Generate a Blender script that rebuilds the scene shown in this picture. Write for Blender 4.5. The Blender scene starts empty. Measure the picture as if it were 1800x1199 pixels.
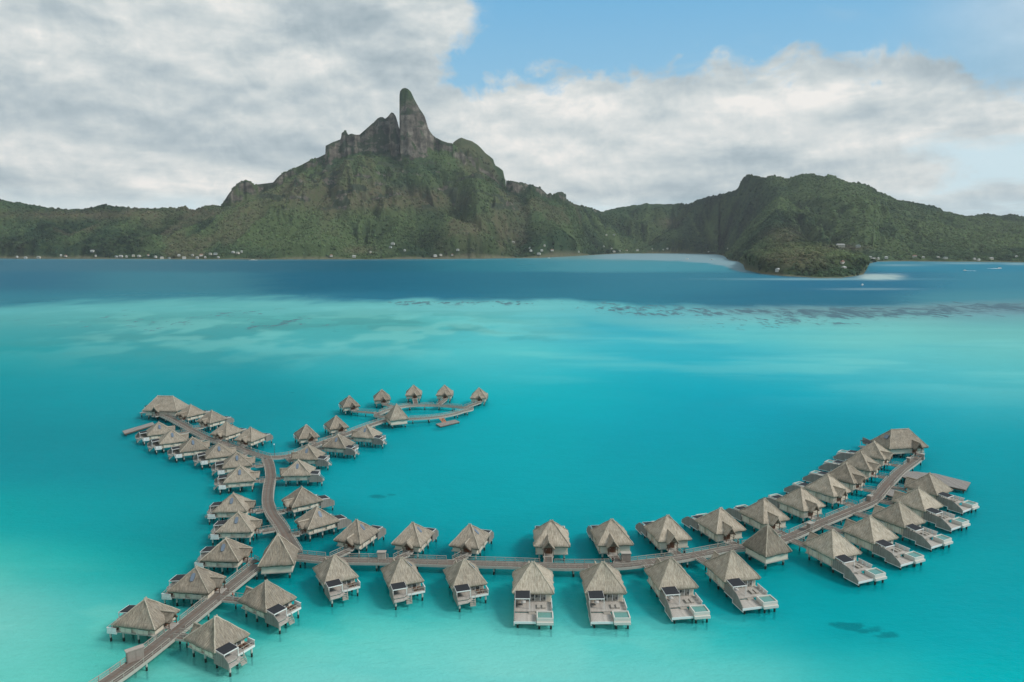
import bpy, math, random
import numpy as np
from mathutils import Vector, Matrix
random.seed(7); rng = np.random.default_rng(11)
R_ = math.radians
sc = bpy.context.scene
COL = sc.collection

# ---------------------------------------------------------------- camera
F = 1300.0; CAMH = 80.0; PITCH = math.atan(181.5 / F)
cp, sp = math.cos(PITCH), math.sin(PITCH)
cam = bpy.data.cameras.new('camera'); cam_o = bpy.data.objects.new('camera', cam); COL.objects.link(cam_o)
cam.sensor_width = 36.0; cam.lens = 36.0 * F / 1800.0
cam.clip_start = 1.0; cam.clip_end = 60000.0
cam_o.location = (0, 0, CAMH); cam_o.rotation_euler = (math.pi / 2 - PITCH, 0, 0)
sc.camera = cam_o

def un(u, v, z=0.0):
    """survey helper: a sighting turned into a place at height z"""
    a = (u - 900) / F; b = (599.5 - v) / F
    dx, dy, dz = a, cp + b * sp, -sp + b * cp
    t = (z - CAMH) / dz
    return dx * t, dy * t
def z_at(v, y):
    b = (599.5 - v) / F
    return CAMH + y * (-sp + b * cp) / (cp + b * sp)
def v_of(x, y, z):
    zz = z - CAMH
    dep = y * cp - zz * sp; up = y * sp + zz * cp
    return 599.5 - F * up / dep
def u_of(x, y, z):
    return 900 + F * x / (y * cp - (z - CAMH) * sp)

# ---------------------------------------------------------------- numpy noise
def _h(ix, iy, s):
    n = (ix * 374761393 + iy * 668265263 + s * 1274126177) & 0xffffffff
    n = ((n ^ (n >> 13)) * 1274126177) & 0xffffffff
    n = (n ^ (n >> 16)) & 0xffffffff
    return n / 4294967295.0
def vnoise(x, y, s=0):
    x = np.asarray(x, float); y = np.asarray(y, float)
    ix = np.floor(x).astype(np.int64); iy = np.floor(y).astype(np.int64)
    fx = x - ix; fy = y - iy
    fx = fx * fx * fx * (fx * (fx * 6 - 15) + 10); fy = fy * fy * fy * (fy * (fy * 6 - 15) + 10)
    a = _h(ix, iy, s); b = _h(ix + 1, iy, s); c = _h(ix, iy + 1, s); d = _h(ix + 1, iy + 1, s)
    return (a * (1 - fx) + b * fx) * (1 - fy) + (c * (1 - fx) + d * fx) * fy
def fbm(x, y, o=4, s=0):
    r = 0; a = .5; t = 0
    for i in range(o):
        r = r + a * vnoise(x * 2 ** i + 17.3 * i, y * 2 ** i + 5.1 * i, s + i); t += a; a *= .5
    return r / t
def ridged(x, y, o=4, s=0):
    r = 0; a = .5; t = 0
    for i in range(o):
        r = r + a * (1 - np.abs(2 * vnoise(x * 2 ** i + 9.3 * i, y * 2 ** i, s + i) - 1)); t += a; a *= .5
    return r / t
def domes(x, y, s=0):
    """rounded tree crowns: 1 at a crown's middle, 0 between crowns"""
    ix = np.floor(x).astype(np.int64); iy = np.floor(y).astype(np.int64)
    best = np.full(np.shape(x), 9.0)
    for dx in (-1, 0, 1):
        for dy in (-1, 0, 1):
            cx = ix + dx; cy = iy + dy
            px = cx + _h(cx, cy, s); py = cy + _h(cx, cy, s + 1)
            k = .75 + .6 * _h(cx, cy, s + 2)
            best = np.minimum(best, ((px - x) ** 2 + (py - y) ** 2) / k)
    return np.sqrt(np.clip(1 - best, 0, 1))
def smooth(a, b, x):
    t = np.clip((x - a) / (b - a), 0, 1); return t * t * (3 - 2 * t)
def lin(c):
    c = np.asarray(c, float) / 255.0
    return np.where(c <= .04045, c / 12.92, ((c + .055) / 1.055) ** 2.4)

# ---------------------------------------------------------------- tagging
def tag(o, label=None, cat=None, group=None, kind=None):
    if label: o['label'] = label
    if cat: o['category'] = cat
    if group: o['group'] = group
    if kind: o['kind'] = kind
    return o
def empty(name, loc, rz=0.0):
    o = bpy.data.objects.new(name, None); COL.objects.link(o)
    o.location = loc; o.rotation_euler = (0, 0, rz); o.empty_display_size = .5
    return o
def link(name, me, mat, parent=None):
    o = bpy.data.objects.new(name, me); COL.objects.link(o)
    if mat is not None and not me.materials: me.materials.append(mat)
    if parent is not None: o.parent = parent
    return o
def copy_tree(o, parent=None):
    c = o.copy(); COL.objects.link(c)
    c.parent = parent
    for ch in list(o.children): copy_tree(ch, c)
    return c

# ---------------------------------------------------------------- mesh builder
class MB:
    def __init__(s): s.v = []; s.f = []; s.uv = []; s.sm = []
    def add(s, vs, fs, uvs=None, smooth=False):
        n = len(s.v); s.v += [tuple(p) for p in vs]
        for i, f in enumerate(fs):
            s.f.append([n + k for k in f]); s.sm.append(smooth)
            s.uv.append(uvs[i] if uvs else [(vs[k][0] + vs[k][1] * .37, vs[k][2] + vs[k][1]) for k in f])
        return s
    def box(s, x0, x1, y0, y1, z0, z1):
        x0, x1 = min(x0, x1), max(x0, x1); y0, y1 = min(y0, y1), max(y0, y1)
        vs = [(x0,y0,z0),(x1,y0,z0),(x1,y1,z0),(x0,y1,z0),(x0,y0,z1),(x1,y0,z1),(x1,y1,z1),(x0,y1,z1)]
        return s.add(vs, [(0,3,2,1),(4,5,6,7),(0,1,5,4),(1,2,6,5),(2,3,7,6),(3,0,4,7)])
    def prism(s, poly, z0, z1):
        ar = sum(a[0]*b[1]-b[0]*a[1] for a, b in zip(poly, poly[1:]+poly[:1]))
        if ar < 0: poly = poly[::-1]
        n = len(poly)
        vs = [(p[0],p[1],z0) for p in poly] + [(p[0],p[1],z1) for p in poly]
        return s.add(vs, [tuple(range(n))[::-1], tuple(range(n,2*n))] + [(i,(i+1)%n,n+(i+1)%n,n+i) for i in range(n)])
    def bar(s, a, b, w=.08, h=None, up=(0,0,1)):
        a = Vector(a); b = Vector(b); d = (b-a).normalized(); h = h or w
        u_ = Vector(up)
        if abs(d.dot(u_)) > .98: u_ = Vector((0,1,0))
        r = d.cross(u_).normalized()*w/2; t = r.cross(d).normalized()*h/2
        vs = [a-r-t,a+r-t,a+r+t,a-r+t,b-r-t,b+r-t,b+r+t,b-r+t]
        return s.add(vs, [(0,1,2,3),(4,7,6,5),(0,4,5,1),(1,5,6,2),(2,6,7,3),(3,7,4,0)])
    def tube(s, a, b, r0, r1=None, n=8):
        a = Vector(a); b = Vector(b); r1 = r0 if r1 is None else r1
        d = (b-a).normalized(); u_ = Vector((1,0,0)) if abs(d.x) < .9 else Vector((0,1,0))
        p = d.cross(u_).normalized(); q = d.cross(p)
        vs = []
        for c, r in ((a,r0),(b,r1)):
            for i in range(n):
                t = 2*math.pi*i/n; vs.append(c+p*math.cos(t)*r+q*math.sin(t)*r)
        s.add(vs, [(i,n+i,n+(i+1)%n,(i+1)%n) for i in range(n)], smooth=True)
        return s.add(vs, [tuple(range(n)), tuple(range(n,2*n))[::-1]])
    def mesh(s, name, mat=None, mx=1):
        me = bpy.data.meshes.new(name)
        vs = s.v if mx == 1 else [(-p[0],p[1],p[2]) for p in s.v]
        fs = s.f if mx == 1 else [f[::-1] for f in s.f]
        uv = s.uv if mx == 1 else [w[::-1] for w in s.uv]
        me.from_pydata(vs, [], fs)
        l = me.uv_layers.new(name='UVMap')
        flat = [c for w in uv for p in w for c in p]
        l.data.foreach_set('uv', flat)
        me.polygons.foreach_set('use_smooth', s.sm)
        if mat: me.materials.append(mat)
        me.update(); return me
    def build(s, name, mat, parent=None, mx=1):
        return link(name, s.mesh(name, mat, mx), None, parent)

def grid_mesh(name, P, mask=None, attrs=None, smooth_=True):
    """P: rows x cols x 3"""
    nr, nc, _ = P.shape
    idx = np.arange(nr*nc).reshape(nr, nc)
    q = np.stack([idx[:-1,:-1], idx[:-1,1:], idx[1:,1:], idx[1:,:-1]], -1).reshape(-1, 4)
    if mask is not None:
        q = q[mask.reshape(-1)]
        used = np.zeros(nr*nc, bool); used[q.ravel()] = True
        remap = np.cumsum(used)-1; q = remap[q]
        V = P.reshape(-1,3)[used]
        if attrs: attrs = {k: (a.reshape(nr*nc,-1)[used]) for k, a in attrs.items()}
    else:
        V = P.reshape(-1,3)
        if attrs: attrs = {k: a.reshape(nr*nc,-1) for k, a in attrs.items()}
    me = bpy.data.meshes.new(name)
    me.vertices.add(len(V)); me.vertices.foreach_set('co', V.astype(np.float32).ravel())
    me.loops.add(q.size); me.loops.foreach_set('vertex_index', q.astype(np.int32).ravel())
    me.polygons.add(len(q)); me.polygons.foreach_set('loop_start', np.arange(0, q.size, 4, dtype=np.int32))
    me.update(calc_edges=True)
    me.polygons.foreach_set('use_smooth', np.full(len(q), smooth_))
    for k, a in (attrs or {}).items():
        if a.shape[1] == 1:
            at = me.attributes.new(k, 'FLOAT', 'POINT'); at.data.foreach_set('value', a.astype(np.float32).ravel())
        else:
            at = me.attributes.new(k, 'FLOAT_COLOR', 'POINT')
            c = np.ones((len(a), 4), np.float32); c[:, :3] = a; at.data.foreach_set('color', c.ravel())
    return me

# ---------------------------------------------------------------- materials
class NT:
    def __init__(s, tree): s.t = tree; s.t.nodes.clear()
    def n(s, typ, ins=None, **kw):
        nd = s.t.nodes.new(typ)
        for k, v in kw.items(): setattr(nd, k, v)
        for k, v in (ins or {}).items(): s.set(nd, k, v)
        return nd
    def set(s, nd, k, v):
        inp = nd.inputs[k]
        if isinstance(v, bpy.types.NodeSocket): s.t.links.new(v, inp)
        elif isinstance(v, bpy.types.Node): s.t.links.new(v.outputs[0], inp)
        else: inp.default_value = v
    def m(s, op, *a, clamp=False):
        nd = s.t.nodes.new('ShaderNodeMath'); nd.operation = op; nd.use_clamp = clamp
        for i, v in enumerate(a): s.set(nd, i, v)
        return nd.outputs[0]
    def vm(s, op, *a):
        nd = s.t.nodes.new('ShaderNodeVectorMath'); nd.operation = op
        for i, v in enumerate(a): s.set(nd, i, v)
        return nd.outputs[0]
    def mix(s, fac, a, b, blend='MIX'):
        nd = s.t.nodes.new('ShaderNodeMix'); nd.data_type = 'RGBA'; nd.blend_type = blend
        s.set(nd, 0, fac); s.set(nd, 6, a); s.set(nd, 7, b)
        return nd.outputs[2]
    def ramp(s, fac, *stops, inter='LINEAR'):
        nd = s.t.nodes.new('ShaderNodeValToRGB'); s.set(nd, 0, fac); cr = nd.color_ramp; cr.interpolation = inter
        while len(cr.elements) < len(stops): cr.elements.new(.5)
        for e, (p, c) in zip(cr.elements, stops):
            e.position = p; e.color = (c, c, c, 1) if isinstance(c, (int, float)) else tuple(c) + (1,)
        return nd.outputs[0]
    def noise(s, vec, scale, detail=4, rough=.5, dist=0.0):
        nd = s.n('ShaderNodeTexNoise', {'Scale': scale, 'Detail': detail, 'Roughness': rough, 'Distortion': dist})
        if vec is not None: s.set(nd, 'Vector', vec)
        return nd.outputs[0]
    def mapr(s, v, a, b, c=0.0, d=1.0, smooth_=True):
        nd = s.t.nodes.new('ShaderNodeMapRange'); nd.clamp = True
        nd.interpolation_type = 'SMOOTHSTEP' if smooth_ else 'LINEAR'
        for i, x in enumerate((v, a, b, c, d)): s.set(nd, i, x)
        return nd.outputs[0]
    def scale(s, vec, x, y, z):
        return s.vm('MULTIPLY', vec, (x, y, z))
def L3(*c): return tuple(float(x) for x in lin(c))
def material(name):
    m = bpy.data.materials.new(name); m.use_nodes = True
    return m, NT(m.node_tree)
def finish(nt, col, rough=.8, bump=None, bs=.3, bd=.05, spec=.3):
    b = nt.n('ShaderNodeBsdfPrincipled', {'Base Color': col, 'Roughness': rough, 'Specular IOR Level': spec})
    if bump is not None:
        bp = nt.n('ShaderNodeBump', {'Strength': bs, 'Distance': bd, 'Height': bump}); nt.set(b, 'Normal', bp.outputs[0])
    o = nt.n('ShaderNodeOutputMaterial', {'Surface': b.outputs[0]})
    return b
M = {}
def simple(name, c, rough=.7, var=.12, sc_=2.0, spec=.3):
    m, t = material(name)
    g = t.n('ShaderNodeTexCoord').outputs['Object']
    n = t.noise(g, sc_, 5, .6)
    r = t.n('ShaderNodeObjectInfo').outputs['Random']
    k = t.m('ADD', t.m('MULTIPLY', t.m('SUBTRACT', n, .5), var*3), t.m('ADD', 1-var*.3, t.m('MULTIPLY', r, var*.6)))
    col = t.vm('MULTIPLY', tuple(c), t.n('ShaderNodeCombineXYZ', {0: k, 1: k, 2: k}).outputs[0])
    finish(t, col, rough, n, .15, .03, spec); M[name] = m; return m

def thatch(name, c1, c2, c3):
    m, t = material(name)
    uv = t.n('ShaderNodeUVMap').outputs[0]
    rnd = t.n('ShaderNodeObjectInfo').outputs['Random']
    off = t.n('ShaderNodeCombineXYZ', {0: t.m('MULTIPLY', rnd, 37.0), 1: t.m('MULTIPLY', rnd, 11.0), 2: 0.0}).outputs[0]
    v = t.vm('ADD', uv, off)
    st = t.noise(t.scale(v, 5.5, .7, 1), 1.0, 5, .7)       # straw running down the slope
    st2 = t.noise(t.scale(v, 1.6, .35, 1), 1.0, 3, .6)
    bl = t.noise(t.scale(v, .45, .5, 1), 1.0, 4, .6)
    lay = t.noise(t.scale(v, .6, 3.2, 1), 1.0, 3, .6)
    c = t.mix(t.mapr(st, .3, .7), tuple(c2)+(1,), tuple(c1)+(1,))
    c = t.mix(t.mapr(st2, .4, .75, 0, .55), c, tuple(c3)+(1,))
    spk = t.noise(t.scale(v, 2.4, 1.5, 1), 1.0, 3, .6)
    k = t.m('ADD', .30, t.m('ADD', t.m('ADD', t.m('MULTIPLY', bl, .62), t.m('MULTIPLY', spk, .42)), t.m('ADD', t.m('MULTIPLY', t.m('SUBTRACT', rnd, .3), .34), t.m('MULTIPLY', lay, .2))))
    kk = t.n('ShaderNodeCombineXYZ', {0: k, 1: k, 2: k}).outputs[0]
    c = t.vm('MULTIPLY', c, kk)
    finish(t, c, .95, t.m('ADD', st, t.m('MULTIPLY', lay, .6)), .7, .12, .1); M[name] = m
thatch('thatch', (.40,.345,.275), (.16,.132,.10), (.27,.247,.212))
thatch('thatch_ridge', (.47,.41,.325), (.28,.24,.185), (.38,.34,.29))
thatch('thatch_old', (.35,.30,.235), (.14,.114,.086), (.235,.213,.182))
thatch('thatch_new', (.50,.435,.345), (.22,.18,.135), (.35,.315,.265))
simple('cream_wall', (.66,.58,.47), .75, .06, .8)
simple('white_paint', (.72,.71,.68), .5, .04, 1.0)
simple('pool_stone', (.58,.555,.50), .6, .05, 1.0)
simple('dark_fabric', (.022,.024,.028), .8, .1, 1.5)
simple('brown_wood', (.13,.075,.05), .7, .2, 3)
simple('door_wood', (.16,.07,.04), .5, .2, 3)
simple('porch_dark', (.07,.055,.045), .8, .1, 3)
simple('orange_plastic', (.75,.22,.07), .5, .08, 2)
simple('foam', (.85,.88,.9), .6, .1, .3)
simple('skin', (.45,.28,.2), .6, .05); simple('black_cloth', (.015,.015,.02), .9, .1); simple('pale_cloth', (.5,.5,.5), .9, .1)
simple('red_cloth', (.5,.09,.05), .9, .1); simple('hair', (.02,.015,.01), .7, .1)
simple('leaf_green', (.06,.12,.03), .8, .3, 4); simple('clay_pot', (.3,.2,.14), .8, .1)

def planks(name, c1, c2, axis='X', w=.18, red=None):
    m, t = material(name)
    g = t.n('ShaderNodeTexCoord').outputs['Object'] if axis != 'UV' else t.n('ShaderNodeUVMap').outputs[0]
    sx = t.n('ShaderNodeSeparateXYZ', {0: g})
    a = sx.outputs[{'X': 0, 'Y': 1, 'Z': 2, 'UV': 0}[axis]]
    q = t.m('DIVIDE', a, w); fl = t.m('FLOOR', q); fr = t.m('FRACT', q)
    wn = t.n('ShaderNodeTexWhiteNoise', {1: fl}, noise_dimensions='1D').outputs[0]
    gap = t.m('MULTIPLY', t.m('GREATER_THAN', fr, .08), 1.0)
    nz = t.noise(g, .35, 4, .6); n2 = t.noise(g, 3.0, 4, .6)
    f = t.m('ADD', t.m('MULTIPLY', wn, .45), t.m('MULTIPLY', nz, .65), clamp=True)
    c = t.mix(f, tuple(c2)+(1,), tuple(c1)+(1,))
    if red is not None:
        rr = t.noise(t.vm('ADD', g, (31., 5., 0.)), .12, 4, .6)
        if axis == 'UV':
            vv = sx.outputs[1]
            strip = t.m('ADD', t.mapr(t.m('ABSOLUTE', t.m('SUBTRACT', t.m('ABSOLUTE', vv), .55)), .1, .3, .8, 0), t.mapr(rr, .45, .7, 0, .45), clamp=True)
        else: strip = t.mapr(rr, .5, .75, 0, .6)
        c = t.mix(strip, c, tuple(red)+(1,))
    k = t.m('MULTIPLY', t.m('ADD', .72, t.m('MULTIPLY', n2, .5)), t.m('ADD', .55, t.m('MULTIPLY', gap, .45)))
    kk = t.n('ShaderNodeCombineXYZ', {0: k, 1: k, 2: k}).outputs[0]
    finish(t, t.vm('MULTIPLY', c, kk), .8, gap, .3, .02, .2); M[name] = m
planks('deck_planks', (.52,.475,.425), (.33,.30,.265), 'X', .3)
planks('slat_wall', (.33,.305,.27), (.17,.155,.135), 'Y', .32)
planks('walk_planks', (.22,.195,.168), (.12,.104,.088), 'UV', .35, (.165,.118,.094))
planks('dock_planks', (.31,.285,.26), (.19,.172,.155), 'X', .4)
simple('walk_box', (.27,.23,.2), .8, .15, 2)
simple('walk_top', (.36,.31,.27), .8, .15, 2)
simple('fascia', (.42,.39,.34), .8, .12, 1.0)
simple('rail_wood', (.36,.325,.28), .8, .12, 1.5)

m, t = material('pile')      # concrete above the tide line, weed below it
g = t.n('ShaderNodeTexCoord').outputs['Object']; z = t.n('ShaderNodeSeparateXYZ', {0: g}).outputs[2]
nz = t.noise(g, 3, 4, .6)
f = t.mapr(t.m('ADD', z, t.m('MULTIPLY', nz, .4)), .85, 1.2)
finish(t, t.mix(f, (.02,.028,.024,1), (.50,.48,.43,1)), .8, nz, .2, .03); M['pile'] = m
m, t = material('glass')
g = t.n('ShaderNodeTexCoord').outputs['Object']; nz = t.noise(g, 1.2, 3, .5)
finish(t, t.mix(t.mapr(nz, .4, .6), (.05,.06,.06,1), (.30,.29,.26,1)), .15, None, spec=.5); M['glass'] = m
m, t = material('skylight_glass')
finish(t, (.13,.17,.22,1), .25, None, spec=.6); M['skylight_glass'] = m
m, t = material('pool_water')
g = t.n('ShaderNodeTexCoord').outputs['Object']; nz = t.noise(g, 2.5, 3, .5)
finish(t, t.mix(nz, (.085,.22,.185,1), (.14,.30,.25,1)), .12, nz, .15, .03, spec=.5); M['pool_water'] = m
m, t = material('net')       # pale cord netting with open mesh
g = t.n('ShaderNodeTexCoord').outputs['Object']
b = t.n('ShaderNodeBsdfDiffuse', {0: (.42,.47,.42,1)}); tr = t.n('ShaderNodeBsdfTransparent')
mx_ = t.n('ShaderNodeMixShader', {0: .2, 1: tr.outputs[0], 2: b.outputs[0]})
t.n('ShaderNodeOutputMaterial', {0: mx_.outputs[0]}); M['net'] = m

# ---------------------------------------------------------------- hut pieces
def roof_mesh(mb, a, b, ez, az, r=0.0, cx=0., cy=0., seed=0):
    """hipped thatch roof, half sizes a (x) and b (y), ridge half length r along x"""
    rn = random.Random(seed)
    A = Vector((cx-r, cy, az)); B = Vector((cx+r, cy, az))
    C = [Vector((cx-a, cy-b, ez)), Vector((cx+a, cy-b, ez)), Vector((cx+a, cy+b, ez)), Vector((cx-a, cy+b, ez))]
    sides = [(C[0],C[1],A,B),(C[1],C[2],B,B),(C[2],C[3],B,A),(C[3],C[0],A,A)]
    for k, (p, q, ta, tb) in enumerate(sides):
        nu, nv = 14, 9
        nrm = (q-p).cross((ta-p)).normalized(); L = (q-p).length; S = ((ta+tb)/2-(p+q)/2).length
        vs = []; uvs = []
        for j in range(nv+1):
            s_ = j/nv
            for i in range(nu+1):
                w = i/nu
                P = (p.lerp(q, w)).lerp(ta.lerp(tb, w), s_)
                edge = min(w, 1-w)*2
                sag = -.16*math.sin(math.pi*min(1, s_*1.05))*min(1, edge*2.2)
                nzv = (float(vnoise(P.x*.9+k*7+seed, P.y*.9+P.z*.9, 3))-.5)*.42*min(1, edge*4)*(1 if s_ < .98 else 0)
                P = P + nrm*(sag+nzv)
                if j == 0 and 0 < i < nu:
                    P = P + Vector((0,0,-.12*rn.random())) + (P-Vector((cx,cy,P.z))).normalized()*.3*(rn.random()-.45)
                vs.append(P); 
        fs = []; uu = []
        for j in range(nv):
            for i in range(nu):
                fs.append((j*(nu+1)+i, j*(nu+1)+i+1, (j+1)*(nu+1)+i+1, (j+1)*(nu+1)+i))
                xs = []
                for (ii, jj) in ((i,j),(i+1,j),(i+1,j+1),(i,j+1)):
                    P = vs[jj*(nu+1)+ii]; xs.append(((P-p).dot((q-p).normalized())+k*31, jj/nv*S))
                uu.append(xs)
        # fringe below the eave
        base = len(vs)
        for i in range(nu+1):
            P = vs[i]; o_ = Vector((cx,cy,P.z))
            vs.append(P + Vector((0,0,-.34-.12*rn.random())) + (o_-P).normalized()*.22)
        for i in range(nu+1):
            P = vs[base+i]; vs.append(Vector((cx+(P.x-cx)*.8, cy+(P.y-cy)*.8, P.z+.35)))
        for i in range(nu):
            fs.append((base+i, base+i+1, i+1, i)); uu.append([(i*.6+k*31,-.4),(i*.6+.6+k*31,-.4),(i*.6+.6+k*31,0),(i*.6+k*31,0)])
            c0 = base+nu+1
            fs.append((c0+i, c0+i+1, base+i+1, base+i)); uu.append([(i*.6,-1),(i*.6+.6,-1),(i*.6+.6,-.4),(i*.6,-.4)])
        mb.add(vs, fs, uu, smooth=True)
    caps = [(C[0],A),(C[1],B),(C[2],B),(C[3],A)]
    return C, A, B, caps
def ridge_caps(mb, caps, A, B, w=.4):
    for c, t_ in caps:
        n = 6; pts = [c.lerp(t_, i/n)+Vector((.05*math.sin(i*2.3+c.x),.05*math.cos(i*1.9+c.y),-.03)) for i in range(n+1)]
        for p, q in zip(pts, pts[1:]): mb.tube(p, q, w*.46, w*.46, 6)
    if (A-B).length > .1: mb.tube(A, B, w*.6, w*.6, 6)
    mb.tube(A+Vector((0,0,-.35)), A+Vector((0,0,.28)), w*.95, w*.4, 8)
    if (A-B).length > .1: mb.tube(B+Vector((0,0,-.35)), B+Vector((0,0,.28)), w*.95, w*.4, 8)
def gable(mb, x, y0, y1, ez, rz, hw, seed=1):
    """small gable roof with its ridge along y, from y0 (outer end) to y1"""
    for s_ in (-1, 1):
        vs = []; uu = []; fs = []; nu, nv = 8, 5
        for j in range(nv+1):
            for i in range(nu+1):
                y = y0+(y1-y0)*i/nu; k = j/nv
                xx = x+s_*hw*(1-k); zz = ez+(rz-ez)*k - .08*math.sin(math.pi*k)
                yy = y - (.35*k if i == 0 else 0)
                vs.append(Vector((xx, yy, zz+.06*(random.random()-.5)*(j < nv))))
        S = math.hypot(hw, rz-ez)
        for j in range(nv):
            for i in range(nu):
                f = (j*(nu+1)+i, j*(nu+1)+i+1, (j+1)*(nu+1)+i+1, (j+1)*(nu+1)+i)
                w = [((y1-y0)*ii/nu+s_*5, jj/nv*S) for ii, jj in ((i,j),(i+1,j),(i+1,j+1),(i,j+1))]
                if s_ > 0: fs.append(f); uu.append(w)
                else: fs.append(f[::-1]); uu.append(w[::-1])
        n0 = len(vs); vs += [v+Vector((-s_*.1,0,-.3)) for v in vs[:]]
        for f in list(fs): fs.append(tuple(n0+k for k in f[::-1])); uu.append([(0,0),(.5,0),(.5,.5),(0,.5)])
        for j in range(nv): 
            a_, b_ = j*(nu+1), (j+1)*(nu+1); fs.append((a_, b_, n0+b_, n0+a_) if s_ > 0 else (n0+a_, n0+b_, b_, a_)); uu.append([(0,0),(.4,0),(.4,.4),(0,.4)])
        for i in range(nu):
            fs.append((i+1, i, n0+i, n0+i+1) if s_ > 0 else (n0+i+1, n0+i, i, i+1)); uu.append([(0,0),(.4,0),(.4,.4),(0,.4)])
        mb.add(vs, fs, uu, smooth=True)
def pile(parent, x, y, top, r=.2, mx=1, name='pile'):
    mb = MB().tube((x,y,-2.1), (x,y,top), r, r, 8)
    return mb.build(name, M['pile'], parent, mx)
def skylight(parent, side, a, b, ez, az, mx):
    """panel lying on the slope of side +-1 (x)"""
    nx = Vector((side*(az-ez), 0, a)).normalized(); up = Vector((-side*a, 0, az-ez)).normalized()
    c = Vector((side*a*.42, 0, ez+(az-ez)*.58)) + nx*.02
    mb = MB(); w = .42; h = .95; n = 12
    ring = []
    for i in range(n):
        th = 2*math.pi*i/n; ex = abs(math.cos(th))**.5*math.copysign(1, math.cos(th)); ey = abs(math.sin(th))**.8*math.copysign(1, math.sin(th))
        ring.append((w*ex, h*ey))
    vs = [c+Vector((0,1,0))*p[0]+up*p[1]-nx*.1 for p in ring]+[c+Vector((0,1,0))*p[0]+up*p[1]+nx*.14 for p in ring]
    fs = [tuple(range(n,2*n))]+[(i,(i+1)%n,n+(i+1)%n,n+i) for i in range(n)]
    if (vs[n+1]-vs[n]).cross(vs[n+2]-vs[n+1]).dot(nx) < 0: fs = [f[::-1] for f in fs]
    return mb.add(vs, fs).build('skylight', M['skylight_glass'], parent, mx)
def walls(parent, x, y0, y1, z0, z1, mx, bays=True, front_win=True, deck_glass=True):
    mb = MB(); mb.box(-x, x, y0, y1, z0, z1)
    if bays:
        for s_ in (-1, 1):
            mb.box(s_*x, s_*(x+.32), y0+1.3, y0+4.0, z0+.02, z1-.3)
            mb.box(s_*x, s_*(x+.32), y1-3.0, y1-.6, z0+.02, z1-.3)
    o = mb.build('wall', M['cream_wall'], parent, mx)
    tr = MB()
    zz = z0-.08
    tr.box(-x-.36, x+.36, y0-.04, y1+.04, zz-.12, zz+.06)
    yv = y0+1.0
    while yv < y1-.3:
        for s_ in (-1, 1): tr.box(s_*(x+.33), s_*(x+.36), yv-.04, yv+.04, z0, z1-.3)
        yv += 1.35
    tr.build('floor_beam', M['fascia'], parent, mx)
    for s_ in (-1, 1):
        w = MB().box(s_*(x+.32), s_*(x+.36), y0+1.9, y0+3.4, z1-.95, z1-.55).build('window', M['glass'], parent, mx)
        MB().box(s_*(x+.34), s_*(x+.385), y0+1.82, y0+3.48, z1-1.02, z1-.96).build('sill', M['white_paint'], w, mx)
    if deck_glass:
        w = MB().box(-x*.75, x*.55, y1+.02, y1+.06, z0+.15, z1-.35).build('glass_door', M['glass'], parent, mx)
        fr = MB()
        for k in range(5):
            xx = -x*.75+(x*1.3)*k/4; fr.box(xx-.06, xx+.06, y1+.06, y1+.12, z0+.12, z1-.3)
        fr.box(-x*.75, x*.55, y1+.061, y1+.11, z1-.42, z1-.32)
        fr.build('frame', M['white_paint'], w, mx)
    return o
def porch(parent, x, yw, yend, ez, rz, z0, mx, hw=1.75):
    """gabled entrance: roof, posts, door"""
    mb = MB(); gable(mb, x, yend, yw+3.2, ez, rz, hw)
    mb.build('porch_roof', M['thatch'], parent, mx)
    MB().tube((x,yend-.3,rz+.02),(x,yw+3.0,rz+.02),.2,.2,6).build('porch_ridge', M['thatch_ridge'], parent, mx)
    d = MB().box(x-.6, x+.6, yw-.06, yw-.01, z0+.1, z0+(2.25 if hw > 1.5 else 1.8)).build('door', M['door_wood'], parent, mx)
    MB().box(x+.4, x+.46, yw-.11, yw-.06, z0+1.0, z0+1.25).build('handle', M['white_paint'], d, mx)
    ht = 2.5 if hw > 1.5 else 1.98
    f = MB(); f.box(x-1.0, x-.64, yw-.05, yw-.012, z0+.1, z0+ht); f.box(x+.64, x+1.0, yw-.05, yw-.012, z0+.1, z0+ht); f.box(x-.64, x+.64, yw-.05, yw-.012, z0+ht-.15, z0+ht)
    f.build('door_surround', M['brown_wood'], parent, mx)
    p = MB()
    for s_ in (-1, 1):
        p.bar((x+s_*1.15, yend+.3, z0), (x+s_*1.15, yend+.3, ez+.25), .14)
        p.bar((x+s_*1.15, yend+.3, z0+.9), (x+s_*1.15, yw, z0+.9), .08)
        p.bar((x+s_*hw*.9, yend+.1, ez+.05), (x, yend-.1, rz-.25), .12)
    p.bar((x-1.15, yend+.3, ez+.15), (x+1.15, yend+.3, ez+.15), .12)
    p.build('porch_frame', M['brown_wood'], parent, mx)
    MB().box(x-1.3, x+1.3, yend-.2, yw, z0-.22, z0-.02).build('porch_floor', M['deck_planks'], parent, mx)
def awning(parent, x0, x1, y0, y1, z, mx, floor):
    c = MB(); c.add([(x0,y0,z+.25),(x1,y0,z+.25),(x1,y1,z),(x0,y1,z),(x0,y0,z+.31),(x1,y0,z+.31),(x1,y1,z+.06),(x0,y1,z+.06)],
          [(0,3,2,1),(4,5,6,7),(0,1,5,4),(1,2,6,5),(2,3,7,6),(3,0,4,7)])
    o = c.build('awning', M['dark_fabric'], parent, mx)
    f = MB(); t_ = .1
    f.bar((x0,y0,z+.22),(x0,y1,z-.03), t_, .16); f.bar((x1,y0,z+.22),(x1,y1,z-.03), t_, .16)
    f.bar((x0-.05,y1+.05,z-.02),(x1+.05,y1+.05,z-.02), t_, .18)
    f.bar((x0+.06,y1,floor),(x0+.06,y1,z-.1), .12); f.bar((x1-.06,y1,floor),(x1-.06,y1,z-.1), .12)
    f.build('awning_frame', M['white_paint'], o, mx)

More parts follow.
